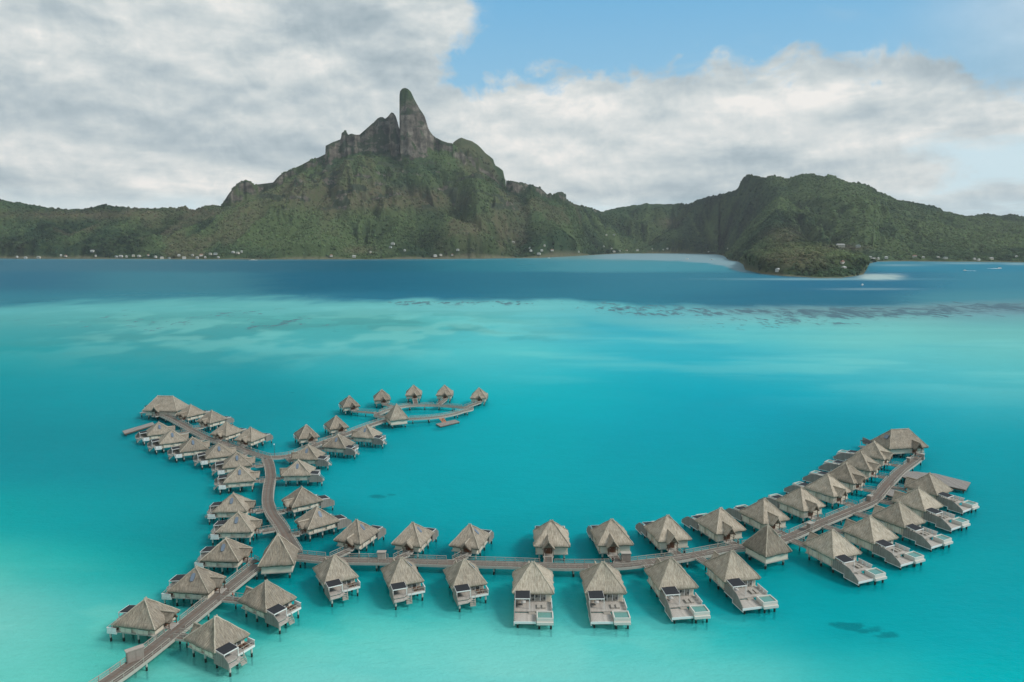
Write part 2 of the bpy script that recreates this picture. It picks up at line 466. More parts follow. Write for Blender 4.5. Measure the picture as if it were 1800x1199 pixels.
def lantern_base(): pass

def make_bungalow(mx, sky, porch_on=True, name='overwater_bungalow'):
    """local +y runs out over the terrace; mx=-1 mirrors it; sky: side of the roof light (0 none) before mirroring"""
    t_ = empty(name, (0,0,0))
    rb = MB(); a, b, ez, az = 3.95, 4.75, 3.95, 8.0
    C, A, B, caps = roof_mesh(rb, a, b, ez, az, .25, 0, 0, 3)
    rf = rb.build('roof', M['thatch'], t_, mx)
    cb = MB(); ridge_caps(cb, caps, A, B, .3); cb.build('ridge_cap', M['thatch_ridge'], rf, mx)
    if sky: skylight(rf, sky, a, b, ez, az, mx)
    walls(t_, 3.15, -4.1, 3.95, 1.95, 3.8, mx)
    if porch_on: porch(t_, .7, -4.1, -5.6, 3.75, 5.35, 1.95, mx, 1.35)
    # terrace in two levels
    up_ = [(-3.7,4.0),(-3.7,6.2),(.2,6.4),(1.2,7.2),(3.6,7.2),(3.6,4.0)]
    d = MB().prism(up_, 1.72, 1.95).build('terrace', M['deck_planks'], t_, mx)
    lo = [(.25,6.42),(1.15,7.22),(3.58,7.22),(3.58,8.4),(1.4,8.2),(-.1,6.9)]
    MB().prism(lo, 1.38, 1.6).build('lower_landing', M['deck_planks'], t_, mx)
    st = MB()
    for k in range(4): st.box(-.5+.05*k, .7+.05*k, 6.95+.3*k, 7.25+.3*k, 1.36-.3*k, 1.5-.26*k)
    st.bar((-.55,6.9,2.3),(-.3,8.1,1.2),.09); st.bar((-.55,6.95,1.2),(-.55,6.95,2.3),.09); st.bar((-.35,8.1,.4),(-.35,8.1,1.2),.09)
    st.build('water_steps', M['rail_wood'], t_, mx)
    # boarded privacy screen at the awning side
    pv = MB(); pts = [(4.0,3.75),(6.9,3.55),(8.35,2.5)]
    for (ya, za), (yb, zb) in zip(pts, pts[1:]):
        pv.add([(3.62,ya,1.15),(3.62,yb,1.15),(3.62,yb,zb),(3.62,ya,za),(3.74,ya,1.15),(3.74,yb,1.15),(3.74,yb,zb),(3.74,ya,za)],
               [(0,1,2,3)[::-1],(4,5,6,7),(3,2,6,7)[::-1],(0,1,5,4),(1,2,6,5),(0,3,7,4)[::-1]])
    pv.build('privacy_screen', M['slat_wall'], t_, mx)
    wr = MB(); y = 4.1
    for k in range(2): wr.box(-3.82,-3.72, y, y+1.0, 1.95, 2.78); y += 1.05
    wr.box(-3.86,-3.68,4.05,6.22,2.75,2.84)
    wr.build('white_balustrade', M['white_paint'], t_, mx)
    hr = MB(); hr.bar((-3.7,6.2,2.8),(.2,6.4,2.8),.07); 
    for x in (-3.7,-2.4,-1.1,.2): hr.bar((x,6.2+.2*(x+3.7)/3.9,1.95),(x,6.2+.2*(x+3.7)/3.9,2.8),.07)
    hr.build('handrail', M['rail_wood'], t_, mx)
    awning(t_, .45, 3.55, 4.35, 6.85, 4.05, mx, 2.36)
    for x in (-2.9,-2.0): MB().box(x,x+.6,4.5,5.8,1.96,2.3).build('lounger', M['brown_wood'], t_, mx)
    fb = MB(); fb.prism([(-3.76,4.02),(-3.76,6.26),(.2,6.46),(.2,6.405),(-3.705,6.205),(-3.705,4.02)], 1.5, 1.93); fb.build('terrace_fascia', M['white_paint'], t_, mx)
    for x in (-2.7, 0, 2.7):
        for y in (-3.6, 0, 3.4): pile(t_, x, y, 1.85, .2, mx)
    for x, y in ((-3.2,5.9),(.2,6.0),(3.2,7.9)): pile(t_, x, y, 1.4, .2, mx)
    lift = .42                       # the floor stands this much higher above the water
    def raise_(o):
        b_ = o.name.split('.')[0]
        if b_ in ('roof', 'porch_roof', 'porch_ridge', 'porch_frame', 'awning'): return
        if o.type == 'MESH':
            for v in o.data.vertices:
                if b_ != 'pile' or v.co.z > 0: v.co.z += lift
            o.data.update()
        for c in o.children: raise_(c)
    for c in list(t_.children): raise_(c)
    return t_

def make_villa(mx):
    t_ = empty('pool_villa', (0,0,0))
    rb = MB(); a, b, ez, az = 4.55, 5.05, 4.25, 8.9
    C, A, B, caps = roof_mesh(rb, a, b, ez, az, .3, 0, 0, 9)
    rf = rb.build('roof', M['thatch'], t_, mx)
    cb = MB(); ridge_caps(cb, caps, A, B, .32); cb.build('ridge_cap', M['thatch_ridge'], rf, mx)
    walls(t_, 3.65, -4.45, 4.3, 2.0, 4.4, mx)
    porch(t_, .9, -4.45, -6.1, 3.95, 6.15, 2.0, mx, 1.6)
    MB().box(-3.9,3.9,4.35,8.6,1.75,2.0).build('terrace', M['deck_planks'], t_, mx)
    MB().box(-.6,3.9,8.62,12.2,1.3,1.6).build('lower_terrace', M['deck_planks'], t_, mx)
    fb = MB(); fb.prism([(-3.98,4.3),(-3.98,9.55),(-3.905,9.55),(-3.905,4.3)],1.45,1.98); fb.build('terrace_fascia', M['white_paint'], t_, mx)
    MB().box(-.55,4.1,12.2,12.3,1.12,1.62).build('terrace_fascia', M['white_paint'], t_, mx)
    st = MB()
    for k in range(2): st.box(-.4,1.0,8.65+.3*k,8.96+.3*k,1.6,1.86-.13*k)
    st.build('terrace_steps', M['rail_wood'], t_, mx)
    p = MB(); x0,x1,y0,y1 = -4.1,-.65,9.6,12.5; w = .22
    p.box(x0,x1,y0,y0+w,1.2,2.6); p.box(x0,x1,y1-w,y1,1.2,2.5); p.box(x0,x0+w,y0+w,y1-w,1.2,2.55); p.box(x1-w,x1,y0+w,y1-w,1.2,2.6)
    p.box(x0+w,x1-w,y0+w,y1-w,1.2,1.4); p.box(x0,x1,y1,y1+.4,1.2,1.75)
    pl = p.build('plunge_pool', M['pool_stone'], t_, mx)
    MB().box(x0+w+.01,x1-w-.01,y0+w+.01,y1-w-.01,1.41,2.36).build('pool_water', M['pool_water'], pl, mx)
    pv = MB()
    pts = [(4.4,3.95,1.7),(8.0,3.9,1.7),(8.001,3.9,.95),(9.6,3.6,.95),(11.7,2.2,.95),(12.2,1.75,.95)]
    for (ya, za, ba), (yb, zb, bb) in zip(pts, pts[1:]):
        if yb-ya < .01: continue
        pv.add([(3.92,ya,ba),(3.92,yb,bb),(3.92,yb,zb),(3.92,ya,za),(4.06,ya,ba),(4.06,yb,bb),(4.06,yb,zb),(4.06,ya,za)],
               [(0,1,2,3)[::-1],(4,5,6,7),(3,2,6,7)[::-1],(0,1,5,4),(1,2,6,5),(0,3,7,4)[::-1]])
    pv.build('privacy_screen', M['slat_wall'], t_, mx)
    tr = MB(); tr.box(3.9,4.1,4.3,8.0,1.55,1.69); tr.box(3.9,4.1,7.9,12.3,.8,.94); tr.box(4.07,4.1,7.9,8.1,.94,1.55)
    tr.build('screen_trim', M['white_paint'], t_, mx)
    wr = MB(); y = 4.7
    for k in range(3): wr.box(-3.98,-3.9,y,y+1.2,2.0,2.8); y += 1.35
    wr.box(-4.0,-3.88,4.6,8.8,2.795,2.88); wr.build('white_balustrade', M['white_paint'], t_, mx)
    awning(t_, .7, 3.85, 4.65, 7.7, 4.3, mx, 2.0)
    for x in (-2.6,-1.5): MB().box(x,x+.7,6.0,7.7,2.01,2.35).build('lounger', M['rail_wood'], t_, mx)
    tb = MB(); tb.box(1.6,2.6,5.4,6.4,2.65,2.72); tb.bar((2.1,5.9,2.0),(2.1,5.9,2.66),.1); tb.build('terrace_table', M['white_paint'], t_, mx)
    for x in (-3.1, 0, 3.1):
        for y in (-3.9, 0, 3.8, 7.6): pile(t_, x, y, 1.8, .22, mx)
    for x, y in ((-3.6,10.2),(-3.6,12.2),(-1.2,12.2),(3.3,11.7),(-1.2,10.2)): pile(t_, x, y, 1.2, .22, mx)
    return t_

def make_pavilion():
    t_ = empty('thatched_pavilion', (0,0,0))
    rb = MB(); a = 4.15
    C, A, B, caps = roof_mesh(rb, a, a, 3.9, 9.85, .1, 0, 0, 21)
    rf = rb.build('roof', M['thatch'], t_); cb = MB(); ridge_caps(cb, caps, A, B, .32); cb.build('ridge_cap', M['thatch_ridge'], rf)
    mb = MB(); mb.box(-3.5,3.5,-3.5,3.5,1.9,4.1); mb.build('wall', M['cream_wall'], t_)
    MB().box(-3.58,3.58,-3.58,3.58,1.65,1.88).build('floor_beam', M['fascia'], t_)
    w = MB().box(-.6,.6,3.51,3.55,1.95,3.95).build('door', M['door_wood'], t_)
    MB().box(.4,.46,3.55,3.6,2.8,3.0).build('handle', M['white_paint'], w)
    for k in (-2.4,-1.2,1.2,2.4): MB().box(k-.04,k+.04,3.505,3.55,1.9,4.0).build('batten', M['fascia'], t_)
    for x in (-2.8,2.8):
        for y in (-2.8,2.8): pile(t_, x, y, 1.7, .25)
    return t_

def make_grand(px, sky):
    """large villa with a long ridge and an entrance gable at local x=px"""
    t_ = empty('large_thatched_villa', (0,0,0))
    rb = MB(); a, b, ez, az = 8.0, 5.6, 4.1, 9.7
    C, A, B, caps = roof_mesh(rb, a, b, ez, az, 3.6, 0, 0, 31)
    rf = rb.build('roof', M['thatch'], t_); cb = MB(); ridge_caps(cb, caps, A, B, .32); cb.build('ridge_cap', M['thatch_ridge'], rf)
    if sky:
        nx = Vector((-(az-ez),0,(a-3.6))).normalized(); up = Vector(((a-3.6),0,(az-ez))).normalized()
        c = Vector((-(3.6+(a-3.6)*.45), -.3, ez+(az-ez)*.55)); vs = []
        for q in (-.1,.14):
            for yy, uu in ((-.9,-.8),(.9,-.8),(.9,.8),(-.9,.8)): vs.append(c+Vector((0,yy,0))+up*uu+nx*q)
        MB().add(vs, [(4,7,6,5),(0,1,5,4),(1,2,6,5),(2,3,7,6),(3,0,4,7)]).build('skylight', M['skylight_glass'], rf)
    walls(t_, 6.8, -4.75, 4.7, 2.0, 4.3, 1)
    porch(t_, px, -4.75, -6.9, 3.9, 6.3, 2.0, 1, 1.8)
    MB().box(-7,7,4.75,11,1.8,2.05).build('terrace', M['deck_planks'], t_)
    MB().box(-7.15,-7.02,5.0,11,1.6,4.0).build('privacy_screen', M['slat_wall'], t_)
    MB().box(-12.0,-7.4,-1,6.5,1.8,2.05).build('side_deck', M['deck_planks'], t_)
    o = MB().box(-11.6,-8.6,2.2,6.2,4.2,4.3).build('awning', M['dark_fabric'], t_)
    f = MB()
    for x in (-11.5,-8.7):
        for y in (2.3,6.1): f.bar((x,y,2.05),(x,y,4.2),.12)
    f.build('awning_frame', M['white_paint'], o)
    for x in (-6,-2,2,6):
        for y in (-4,0,4,10): pile(t_, x, y, 1.9, .24)
    for x, y in ((-11.4,-.4),(-11.4,5.8),(-8.2,5.8)): pile(t_, x, y, 1.9, .24)
    return t_

# ---------------------------------------------------------------- the huts, one by one
ORD = ['first','second','third','fourth','fifth','sixth','seventh','eighth','ninth','tenth']
V = [((937,987),179),((1060,987),-179),((1180,980),-172),((1287,967),-167),((1464,930),-158),((1530,906.4),-154),((1580.7,881.5),-152),((1614.5,856),-150),((1634,831),-147)]
U = [((969.3,914),-1),((1075.5,912),5),((1174,905),11),((1267,892),19),((1344,876),23),((1408.5,855.6),28),((1456,833),34),((1488,812.6),39),((1514,793),43),((1537,775),46)]
villa_lab_V = ['pool villa facing straight to the camera at the left end of the near row',
 'pool villa second from the left in the near row, left wall just showing',
 'pool villa third from the left in the near row, turned slightly to the right',
 'pool villa fourth in the near row, just left of the tall thatched pavilion',
 'pool villa with a grey side screen, first to the right of the tall pavilion',
 'pool villa second to the right of the tall pavilion on the outer curve',
 'pool villa third to the right of the tall pavilion on the outer curve',
 'pool villa next to last on the outer curve, fourth past the tall pavilion',
 'pool villa farthest out on the outer curve, in front of the big wooden dock']
villa_lab_U = ['villa with entrance gable facing the boardwalk, at the left end of the inner row',
 'villa second in the inner row, a person in dark clothes on its footbridge',
 'villa third in the inner row, its entrance gable opening to the lower right',
 'villa fourth in the inner row, directly behind and left of the tall pavilion',
 'villa fifth in the inner row, directly behind the tall pavilion',
 'villa sixth in the inner row, first one beyond the tall pavilion',
 'villa seventh in the inner row where the boardwalk starts to climb to the right',
 'villa eighth in the inner row, third from its far end',
 'villa ninth in the inner row, second from its far end',
 'villa tenth and last of the inner row, beside the large ridge roofed villa']
proto = {}
def get(key, fn):
    if key not in proto:
        proto[key] = fn(); return proto[key]
    return copy_tree(proto[key])
HUTS = {}
def put(o, px, apex, rz, label, cat, group=None, key=None):
    x, y = un(px[0], px[1], apex)
    o.location = (x, y, 0); o.rotation_euler = (0, 0, R_(rz))

    mt = M['thatch_old'] if key in ('L11','L10','R1','R2','P2','L9','M1','U8','T7','P3') else M['thatch_new'] if key in ('V1','V2','V3','U1','U3','S3','T2','V6') else None
    if mt:
        for c in o.children:
            if c.name.split('.')[0] in ('roof', 'porch_roof'):
                c.material_slots[0].link = 'OBJECT'; c.material_slots[0].material = mt
    tag(o, label, cat, group); HUTS[key] = (x, y, R_(rz)); return o
for i, (p, rz) in enumerate(V): put(get('v1', lambda: make_villa(1)), p, 9.1, rz, villa_lab_V[i], 'villa', 'pool villas on the outer side of the curved boardwalk', 'V%d'%(i+1))
for i, (p, rz) in enumerate(U): put(get('v-1', lambda: make_villa(-1)), p, 9.1, rz, villa_lab_U[i], 'villa', 'villas on the inner side of the curved boardwalk', 'U%d'%(i+1))
# key: apex px, yaw, mirror, skylight (in mirrored frame: +1 = awning side), porch, label
B_ = {
'S1': ((588.4,975.6),-150,1,0,'bungalow with a dark awning, left one of the three in front of the straight boardwalk'),
'S2': ((706,979.6),-159,1,-1,'bungalow with a dark awning, middle one of the three in front of the straight boardwalk'),
'S3': ((816.7,982.7),-162,1,-1,'bungalow with a dark awning, right one of the three in front of the straight boardwalk'),
'T1': ((626.7,913.3),-20,1,1,'bungalow behind the straight boardwalk, left one of its three'),
'T2': ((725.6,918),-15,1,1,'bungalow behind the straight boardwalk, middle one of its three'),
'T3': ((826,921),-16,1,1,'bungalow behind the straight boardwalk, right one of its three'),
'T4': ((556.7,889.6),-48,1,1,'bungalow right of the winding boardwalk, nearer of the two by the first bend'),
'T5': ((530.4,855),-51,1,0,'bungalow right of the winding boardwalk, farther of the two by the first bend'),
'T6': ((524.3,807.5),-86,1,1,'bungalow just right of the fork of the boardwalks, roof light facing forward'),
'T7': ((541.8,781.3),-95,1,1,'bungalow on the near side of the right arm, partly behind the one at the fork'),
'T8': ((594.3,762.7),-103,1,1,'bungalow on the near side of the right arm, second from the small pavilion'),
'T9': ((644.5,746.3),-104,1,1,'bungalow on the near side of the right arm, closest to the small pavilion'),
'T10': ((590.8,730.7),28,1,0,'bungalow on the far side of the right arm, nearer the ring walkway'),
'T11': ((538.3,746.3),28,1,0,'bungalow on the far side of the right arm, nearer the fork'),
'T12': ((614,695.5),24,1,0,'bungalow at the left end of the ring walkway'),
'T13': ((671,684.5),12,1,0,'bungalow second from the left around the ring walkway'),
'T14': ((727,676.8),5,1,0,'bungalow behind the middle of the ring walkway'),
'T15': ((781.5,676.8),0,1,0,'bungalow second from the right around the ring walkway'),
'T16': ((842,681.5),-3,1,0,'bungalow at the right tip of the ring walkway'),
'L1': ((279,741),122,1,-1,'bungalow with roof light farthest up the left arm, beside the narrow dock'),
'L2': ((301.5,754.7),121,1,-1,'bungalow with roof light second from the far end of the left arm'),
'L3': ((338,767.5),119,1,-1,'bungalow with roof light third from the far end of the left arm'),
'L4': ((383.8,778),117,1,-1,'bungalow with roof light fourth from the far end of the left arm'),
'L5': ((416,793.7),111,1,-1,'bungalow with roof light left of the fork, behind its neighbour'),
'L6': ((421.7,817.8),105,1,-1,'bungalow with roof light left of the fork, nearest to the camera there'),
'L7': ((410,866),93,1,-1,'bungalow with a roof light left of the winding boardwalk, first below the fork'),
'L8': ((419,898.7),91,1,-1,'bungalow with a roof light left of the winding boardwalk, second below the fork'),
'L9': ((397,945),86,1,-1,'bungalow with a roof light directly left of the large near pavilion'),
'L10': ((345,995),84,1,-1,'bungalow with a roof light left of the near diagonal boardwalk, the one nearer the pavilion'),
'L11': ((255.5,1051),79,1,0,'bungalow without a roof light at the lower left, left of the diagonal boardwalk'),
'R1': ((467.8,1020),-124,1,0,'bungalow below the large near pavilion, right of the diagonal boardwalk'),
'R2': ((379,1082.7),-122,1,0,'bungalow nearest to the camera, right of the diagonal boardwalk'),
'M1': ((335,710.6),-30,1,0,'bungalow next to the large ridge roofed villa at the end of the left arm'),
'M2': ((372,721),-26,1,0,'bungalow on the far side of the left arm, second from the ridge roofed villa'),
'M3': ((397.7,741.7),-22,1,0,'bungalow on the far side of the left arm, third from the ridge roofed villa'),
'M4': ((440.3,750.7),-19,1,0,'bungalow on the far side of the left arm, closest to the fork'),
}
grp = {'S':'bungalows in front of the straight boardwalk','T':'bungalows along the right arm and ring','L':'bungalows on the left side of the walkways','R':'bungalows right of the diagonal boardwalk','M':'bungalows on the far side of the left arm'}
for k, (p, rz, mx, sky, lab) in B_.items():
    put(get(('b',mx,sky), lambda: make_bungalow(mx, sky)), p, 8.15, rz, lab, 'bungalow', grp[k[0]], k)
P_ = {'P1': ((697,709.5),25,'small looking far pavilion with steep pointed thatch at the start of the ring walkway'),
      'P2': ((488.4,938),8,'steep pointed thatched pavilion where the diagonal and straight boardwalks meet'),
      'P3': ((1350,921),24,'steep pointed thatched pavilion on the right hand curve of the boardwalk')}
for k, (p, rz, lab) in P_.items(): put(get('p', make_pavilion), p, 10.0, rz, lab, 'pavilion', 'steep pointed pavilions', k)
put(make_grand(-1.6, False), (290.5,695.4), 9.9, -4, 'wide thatched villa with a long level ridge at the far end of the left arm', 'villa', None, 'E1')
put(make_grand(3.0, True), (1582,753.5), 9.9, 10, 'wide thatched villa with a long level ridge at the far right end of the boardwalk', 'villa', None, 'E2')

# ---------------------------------------------------------------- boardwalks
ZW = 2.2
def pts_of(l, z=ZW): return [Vector(un(u, v, z)) for u, v in l]
PATHS = {}
def resample(P, step):
    out = [P[0].copy()]; acc = 0
    for a, b in zip(P, P[1:]):
        L = (b-a).length; d = step-acc
        while d < L: out.append(a.lerp(b, d/L)); d += step
        acc = (acc+L) % step
    return out
def smooth_path(P, n=5):
    Q = []
    for i in range(len(P)-1):
        p0 = P[max(0,i-1)]; p1 = P[i]; p2 = P[i+1]; p3 = P[min(len(P)-1,i+2)]
        for k in range(n):
            t_ = k/n
            Q.append(.5*((2*p1)+(p2-p0)*t_+(2*p0-5*p1+4*p2-p3)*t_*t_+(3*p1-p0-3*p2+p3)*t_**3))
    Q.append(P[-1]); return Q
def normals(P):
    N = []
    for i in range(len(P)):
        d = (P[min(i+1,len(P)-1)]-P[max(i-1,0)]).normalized(); N.append(Vector((-d.y, d.x)))
    return N
def strip(mb, P, o0, o1, z0, z1):
    """solid ribbon between offsets o0<o1 and heights z0<z1, z may be lists"""
    N = normals(P); n = len(P); vs = []; s_ = 0; S = [0]
    for a, b in zip(P, P[1:]): S.append(S[-1]+(b-a).length)
    zl = z1 if isinstance(z1, list) else [z1]*n; zb = z0 if isinstance(z0, list) else [z0]*n
    for i in range(n):
        a = P[i]+N[i]*o0; b = P[i]+N[i]*o1
        vs += [(a.x,a.y,zb[i]),(b.x,b.y,zb[i]),(b.x,b.y,zl[i]),(a.x,a.y,zl[i])]
    fs = []; uu = []
    for i in range(n-1):
        k = i*4; m_ = k+4
        fs += [(k+3,m_+3,m_+2,k+2),(k,k+1,m_+1,m_),(k,m_,m_+3,k+3),(k+1,k+2,m_+2,m_+1)]
        uu += [[(S[i],o0),(S[i+1],o0),(S[i+1],o1),(S[i],o1)],[(S[i],o0),(S[i],o1),(S[i+1],o1),(S[i+1],o0)],
               [(S[i],0),(S[i+1],0),(S[i+1],.4),(S[i],.4)],[(S[i],0),(S[i],.4),(S[i+1],.4),(S[i+1],0)]]
    fs += [(0,3,2,1),(4*n-4,4*n-3,4*n-2,4*n-1)]; uu += [[(0,0)]*4]*2
    mb.add(vs, fs, uu)
def railing(parent, P, off, z, name='railing', net=True, h=1.05, gaps=()):
    N = normals(P); Q = [P[i]+N[i]*off for i in range(len(P))]
    def ok(a): return all((a-g).length > 1.5 for g in gaps)
    R2 = resample(Q, 1.2); runs = [[]]
    for a in R2:
        if ok(a): runs[-1].append(a)
        elif runs[-1]: runs.append([])
    for r in runs:
        if len(r) < 2: continue
        mb = MB(); nb = MB()
        for k, p in enumerate(r):
            if k % 2 == 0 or k == len(r)-1: mb.bar((p.x,p.y,z-.1),(p.x,p.y,z+h),.12)
        for a, b in zip(r, r[1:]):
            mb.bar((a.x,a.y,z+h),(b.x,b.y,z+h),.1,.08)
            mb.bar((a.x,a.y,z+h*.5),(b.x,b.y,z+h*.5),.05)
        o = mb.build(name, M['rail_wood'], parent)
        if net:
            vs = [q for a in r for q in ((a.x,a.y,z+.1),(a.x,a.y,z+h-.05))]
            nb.add(vs, [(2*i,2*i+2,2*i+3,2*i+1) for i in range(len(r)-1)]); nb.build('netting', M['net'], o)
def nearest(P, q):
    best = None
    for a, b in zip(P, P[1:]):
        d = b-a; t_ = max(0, min(1, (q-a).dot(d)/d.length_squared)); c = a+d*t_
        if best is None or (c-q).length < best[0]: best = ((c-q).length, c, d.normalized())
    return best
WALKS = {
'south': ([(165,1215),(210,1185),(262,1146),(325,1096),(372,1058),(412,1026),(455,992)], 1.65, 'grey brown boardwalk running diagonally from the bottom left corner to the near pavilion', ['L9','L10','L11','R1','R2']),
'east': ([(520,978),(588,984),(678,985.5),(789,989),(900,992),(993,995),(1082,994),(1138,988),(1190,981.5),(1240,972),(1290,963),(1335,958),(1380,947),(1437,922),(1495,898),(1533.5,881),(1558,854),(1582,829.5),(1604,813),(1617,803)], 1.5, 'long curved reddish brown boardwalk sweeping from the near pavilion to the far right villa', ['S1','S2','S3','T1','T2','T3']+['V%d'%i for i in range(1,10)]+['U%d'%i for i in range(1,11)]+['E2']),
'north': ([(520,972),(506,948),(493,925),(478,904),(471,884),(472,862),(476,838),(473,818),(468,806)], 1.6, 'winding boardwalk climbing from the near pavilion to the fork', ['T4','T5','T6','L5','L6','L7','L8']),
'northwest': ([(470,804),(445,797),(420,788),(392,779),(370,772),(350,763),(330,752),(305,738),(283,728)], 1.5, 'boardwalk of the left arm from the fork to the wide ridge roofed villa', ['L1','L2','L3','L4','M1','M2','M3','M4','E1']),
'northeast': ([(470,804),(492,803),(515,799),(540,789),(562,779),(585,771),(608,763),(648,748),(682,737)], 1.5, 'boardwalk of the right arm from the fork to the small far pavilion', ['T7','T8','T9','T10','T11']),
'ring': ([(700,736),(680,733),(662,730),(672,724),(690,718),(713,713.5),(740,712),(770,712.3),(800,714.5),(827.6,718.5),(812,723),(799.6,727),(780,731),(760,733.5),(740,735),(716,736)], 1.25, 'slender ring shaped walkway around a pool of lagoon water', ['T12','T13','T14','T15','T16']),
}
walk_label_cat = 'boardwalk'
for wk, (px, hw, lab, served) in WALKS.items():
    P = smooth_path(pts_of(px), 4); t_ = empty('boardwalk', (0,0,0)); tag(t_, lab, 'boardwalk')
    PATHS[wk] = P
    zt = ZW - .012*list(WALKS).index(wk)
    mb = MB(); strip(mb, P, -hw, hw, zt-.2, zt); mb.build('walking_deck', M['walk_planks'], t_)
    mb = MB(); strip(mb, P, -hw-.12, -hw-.005, zt-.5, zt+.09); strip(mb, P, hw+.005, hw+.12, zt-.5, zt+.09)
    mb.build('edge_beam', M['fascia'], t_)
    gaps = []
    spurs = []
    for h in served:
        x, y, rz = HUTS[h]
        f = Vector((-math.sin(rz), math.cos(rz)))            # terrace direction
        rgt = Vector((math.cos(rz), math.sin(rz)))
        key = h[0]
        yo = {'V':-6.6,'U':-6.6,'E':-7.0}.get(key, -5.7)
        xo = {'V':.9,'U':-.9}.get(key, {'E1':-1.6,'E2':3.0}.get(h, .7*(B_[h][2] if h in B_ else 1)))
        s0 = Vector((x, y)) + f*yo + rgt*xo
        d_, c, tg = nearest(P, s0)
        if key == 'T' and h in ('T1','T2','T3'):
            c = nearest(P, s0 - f*2.0 - Vector((2.4, 0)))[1]
        side = 1 if (s0-c).dot(Vector((-tg.y, tg.x))) > 0 else -1
        dirn = (s0-c).normalized() if (s0-c).length > .01 else f
        s1 = c + dirn*(hw*.9)
        if (s0-s1).length > 1.0 and (s0-c).length > hw: spurs.append((s0, s1)); gaps.append(c+dirn*hw)
        elif (s0-c).length > .2: gaps.append(c+dirn*hw)
    for a, b in spurs:
        Q = [a.lerp(b, k/4) for k in range(5)]
        w_ = 1.0
        fb = MB(); strip(fb, Q, -w_, w_, zt-.17, zt-.006); o = fb.build('footbridge', M['walk_planks'], t_)
        eb = MB(); strip(eb, Q, -w_-.1, -w_-.005, zt-.38, zt+.05); strip(eb, Q, w_+.005, w_+.1, zt-.38, zt+.05); eb.build('edge_beam', M['fascia'], o)
        for s_ in (-1, 1):
            N = normals(Q); rb_ = MB()
            for k in (0, 2, 4): 
                q = Q[k]+N[k]*s_*(w_-.05); rb_.bar((q.x,q.y,zt),(q.x,q.y,zt+1.0),.1)
            q0 = Q[0]+N[0]*s_*(w_-.05); q1 = Q[4]+N[4]*s_*(w_-.05)
            rb_.bar((q0.x,q0.y,zt+1.0),(q1.x,q1.y,zt+1.0),.09); rb_.bar((q0.x,q0.y,zt+.5),(q1.x,q1.y,zt+.5),.05)
            rb_.build('handrail', M['rail_wood'], o)
        if (a-b).length > 4:
            m_ = a.lerp(b, .5); pile(o, m_.x, m_.y, zt-.2, .16)
    railing(t_, P, hw-.02, zt, 'railing', True, 1.05, gaps)
    railing(t_, P, -hw+.02, zt, 'railing', wk in ('ring','northwest'), 1.05 if wk != 'south' else .9, gaps)
    N = normals(P); step = 9.5 if wk != 'ring' else 7.0
    for q in resample(P[1:], step):
        d_, c, tg = nearest(P, q); nn = Vector((-tg.y, tg.x))
        for s_ in (-1, 1):
            p = q+nn*s_*(hw-.35); pile(t_, p.x, p.y, zt-.3, .2)

def platform(name, poly_px, z, th, lab, cat, mat='dock_planks', piles=True, extra=None):
    Q = [un(u, v, z) for u, v in poly_px]
    t_ = empty(name, (0,0,0)); tag(t_, lab, cat)
    mb = MB().prism(Q, z-.16, z); mb.build('deck', M[mat], t_)
    cx = sum(q[0] for q in Q)/len(Q); cy = sum(q[1] for q in Q)/len(Q)
    Q2 = [(cx+(q[0]-cx)*.985, cy+(q[1]-cy)*.985) for q in Q]
    MB().prism(Q2, z-th, z-.165).build('edge_beam', M['brown_wood'], t_)
    if piles:
        for q in Q:
            pile(t_, cx+(q[0]-cx)*.9, cy+(q[1]-cy)*.9, z-th+.02, .2)
    return t_
sd = platform('swimming_dock', [(766,745),(800,737.5),(808,741.5),(774,749.5)], .7, .45, 'floating wooden platform with bright orange steps beside the ring walkway', 'dock')
a = Vector((*un(773.5,733,1.95), 1.95)); b = Vector((*un(781,742,.72), .75)); st = MB()
r_ = Vector((b-a).normalized().cross(Vector((0,0,1)))).normalized()*.85
for k in range(7):
    c = a.lerp(b, k/6); st.bar(c-r_, c+r_, .34, .1)
st.bar(a-r_, b-r_, .12, .25); st.bar(a+r_, b+r_, .12, .25)
st.build('orange_steps', M['orange_plastic'], sd)
platform('narrow_dock', [(215,757.5),(268,742),(272,746),(219,762.5)], 1.3, .5, 'narrow wooden dock sticking out to the left of the far villa on the left arm', 'dock')
platform('large_dock', [(1622,830.5),(1645,832.5),(1706.5,848),(1698,861),(1655,852),(1620,843)], 1.5, .6, 'large pale wooden dock behind the last pool villa on the right', 'dock')
platform('link_platform', [(1588,828),(1612,829),(1640,833.5),(1640,843),(1612,845),(1582,837)], 2.05, .4, 'square wooden landing between the boardwalk and the large dock', 'landing')
platform('link_platform', [(1561,857),(1592,866),(1584,878),(1549,866)], 2.05, .4, 'small wooden landing beside the outer curve of the boardwalk', 'landing')

# boardwalk furniture
def cabinet(u, v, lab, w=2.2, ht=1.9, rz=0.0, dp=1.0, m1='walk_box', m2='rail_wood'):
    x, y = un(u, v, ZW); t_ = empty('service_cabinet', (x, y, ZW), rz)
    tag(t_, lab, 'cabinet', 'service cabinets along the boardwalks')
    MB().box(-w/2,w/2,-dp/2,dp/2,0,ht).build('body', M[m1], t_)
    MB().box(-w/2-.15,w/2+.15,-dp/2-.15,dp/2+.15,ht+.002,ht+.16).build('top', M[m2], t_)
    for s_ in (-1, 1): MB().box(s_*.06, s_*(w/2-.1), -dp/2-.05, -dp/2-.003, .12, ht-.12).build('door', M['fascia' if m1 == 'rail_wood' else m1], t_)
cabinet(671,982,'pale wooden service cabinet behind the straight boardwalk between two bungalows',1.9,1.7,0,1.0,'rail_wood','walk_top')
cabinet(1100,986,'white topped service cabinet beside the person in dark clothes',2.2,2.0)
cabinet(1424,932,'white topped service cabinet where the boardwalk bends past the tall pavilion',1.8,2.0,R_(35))
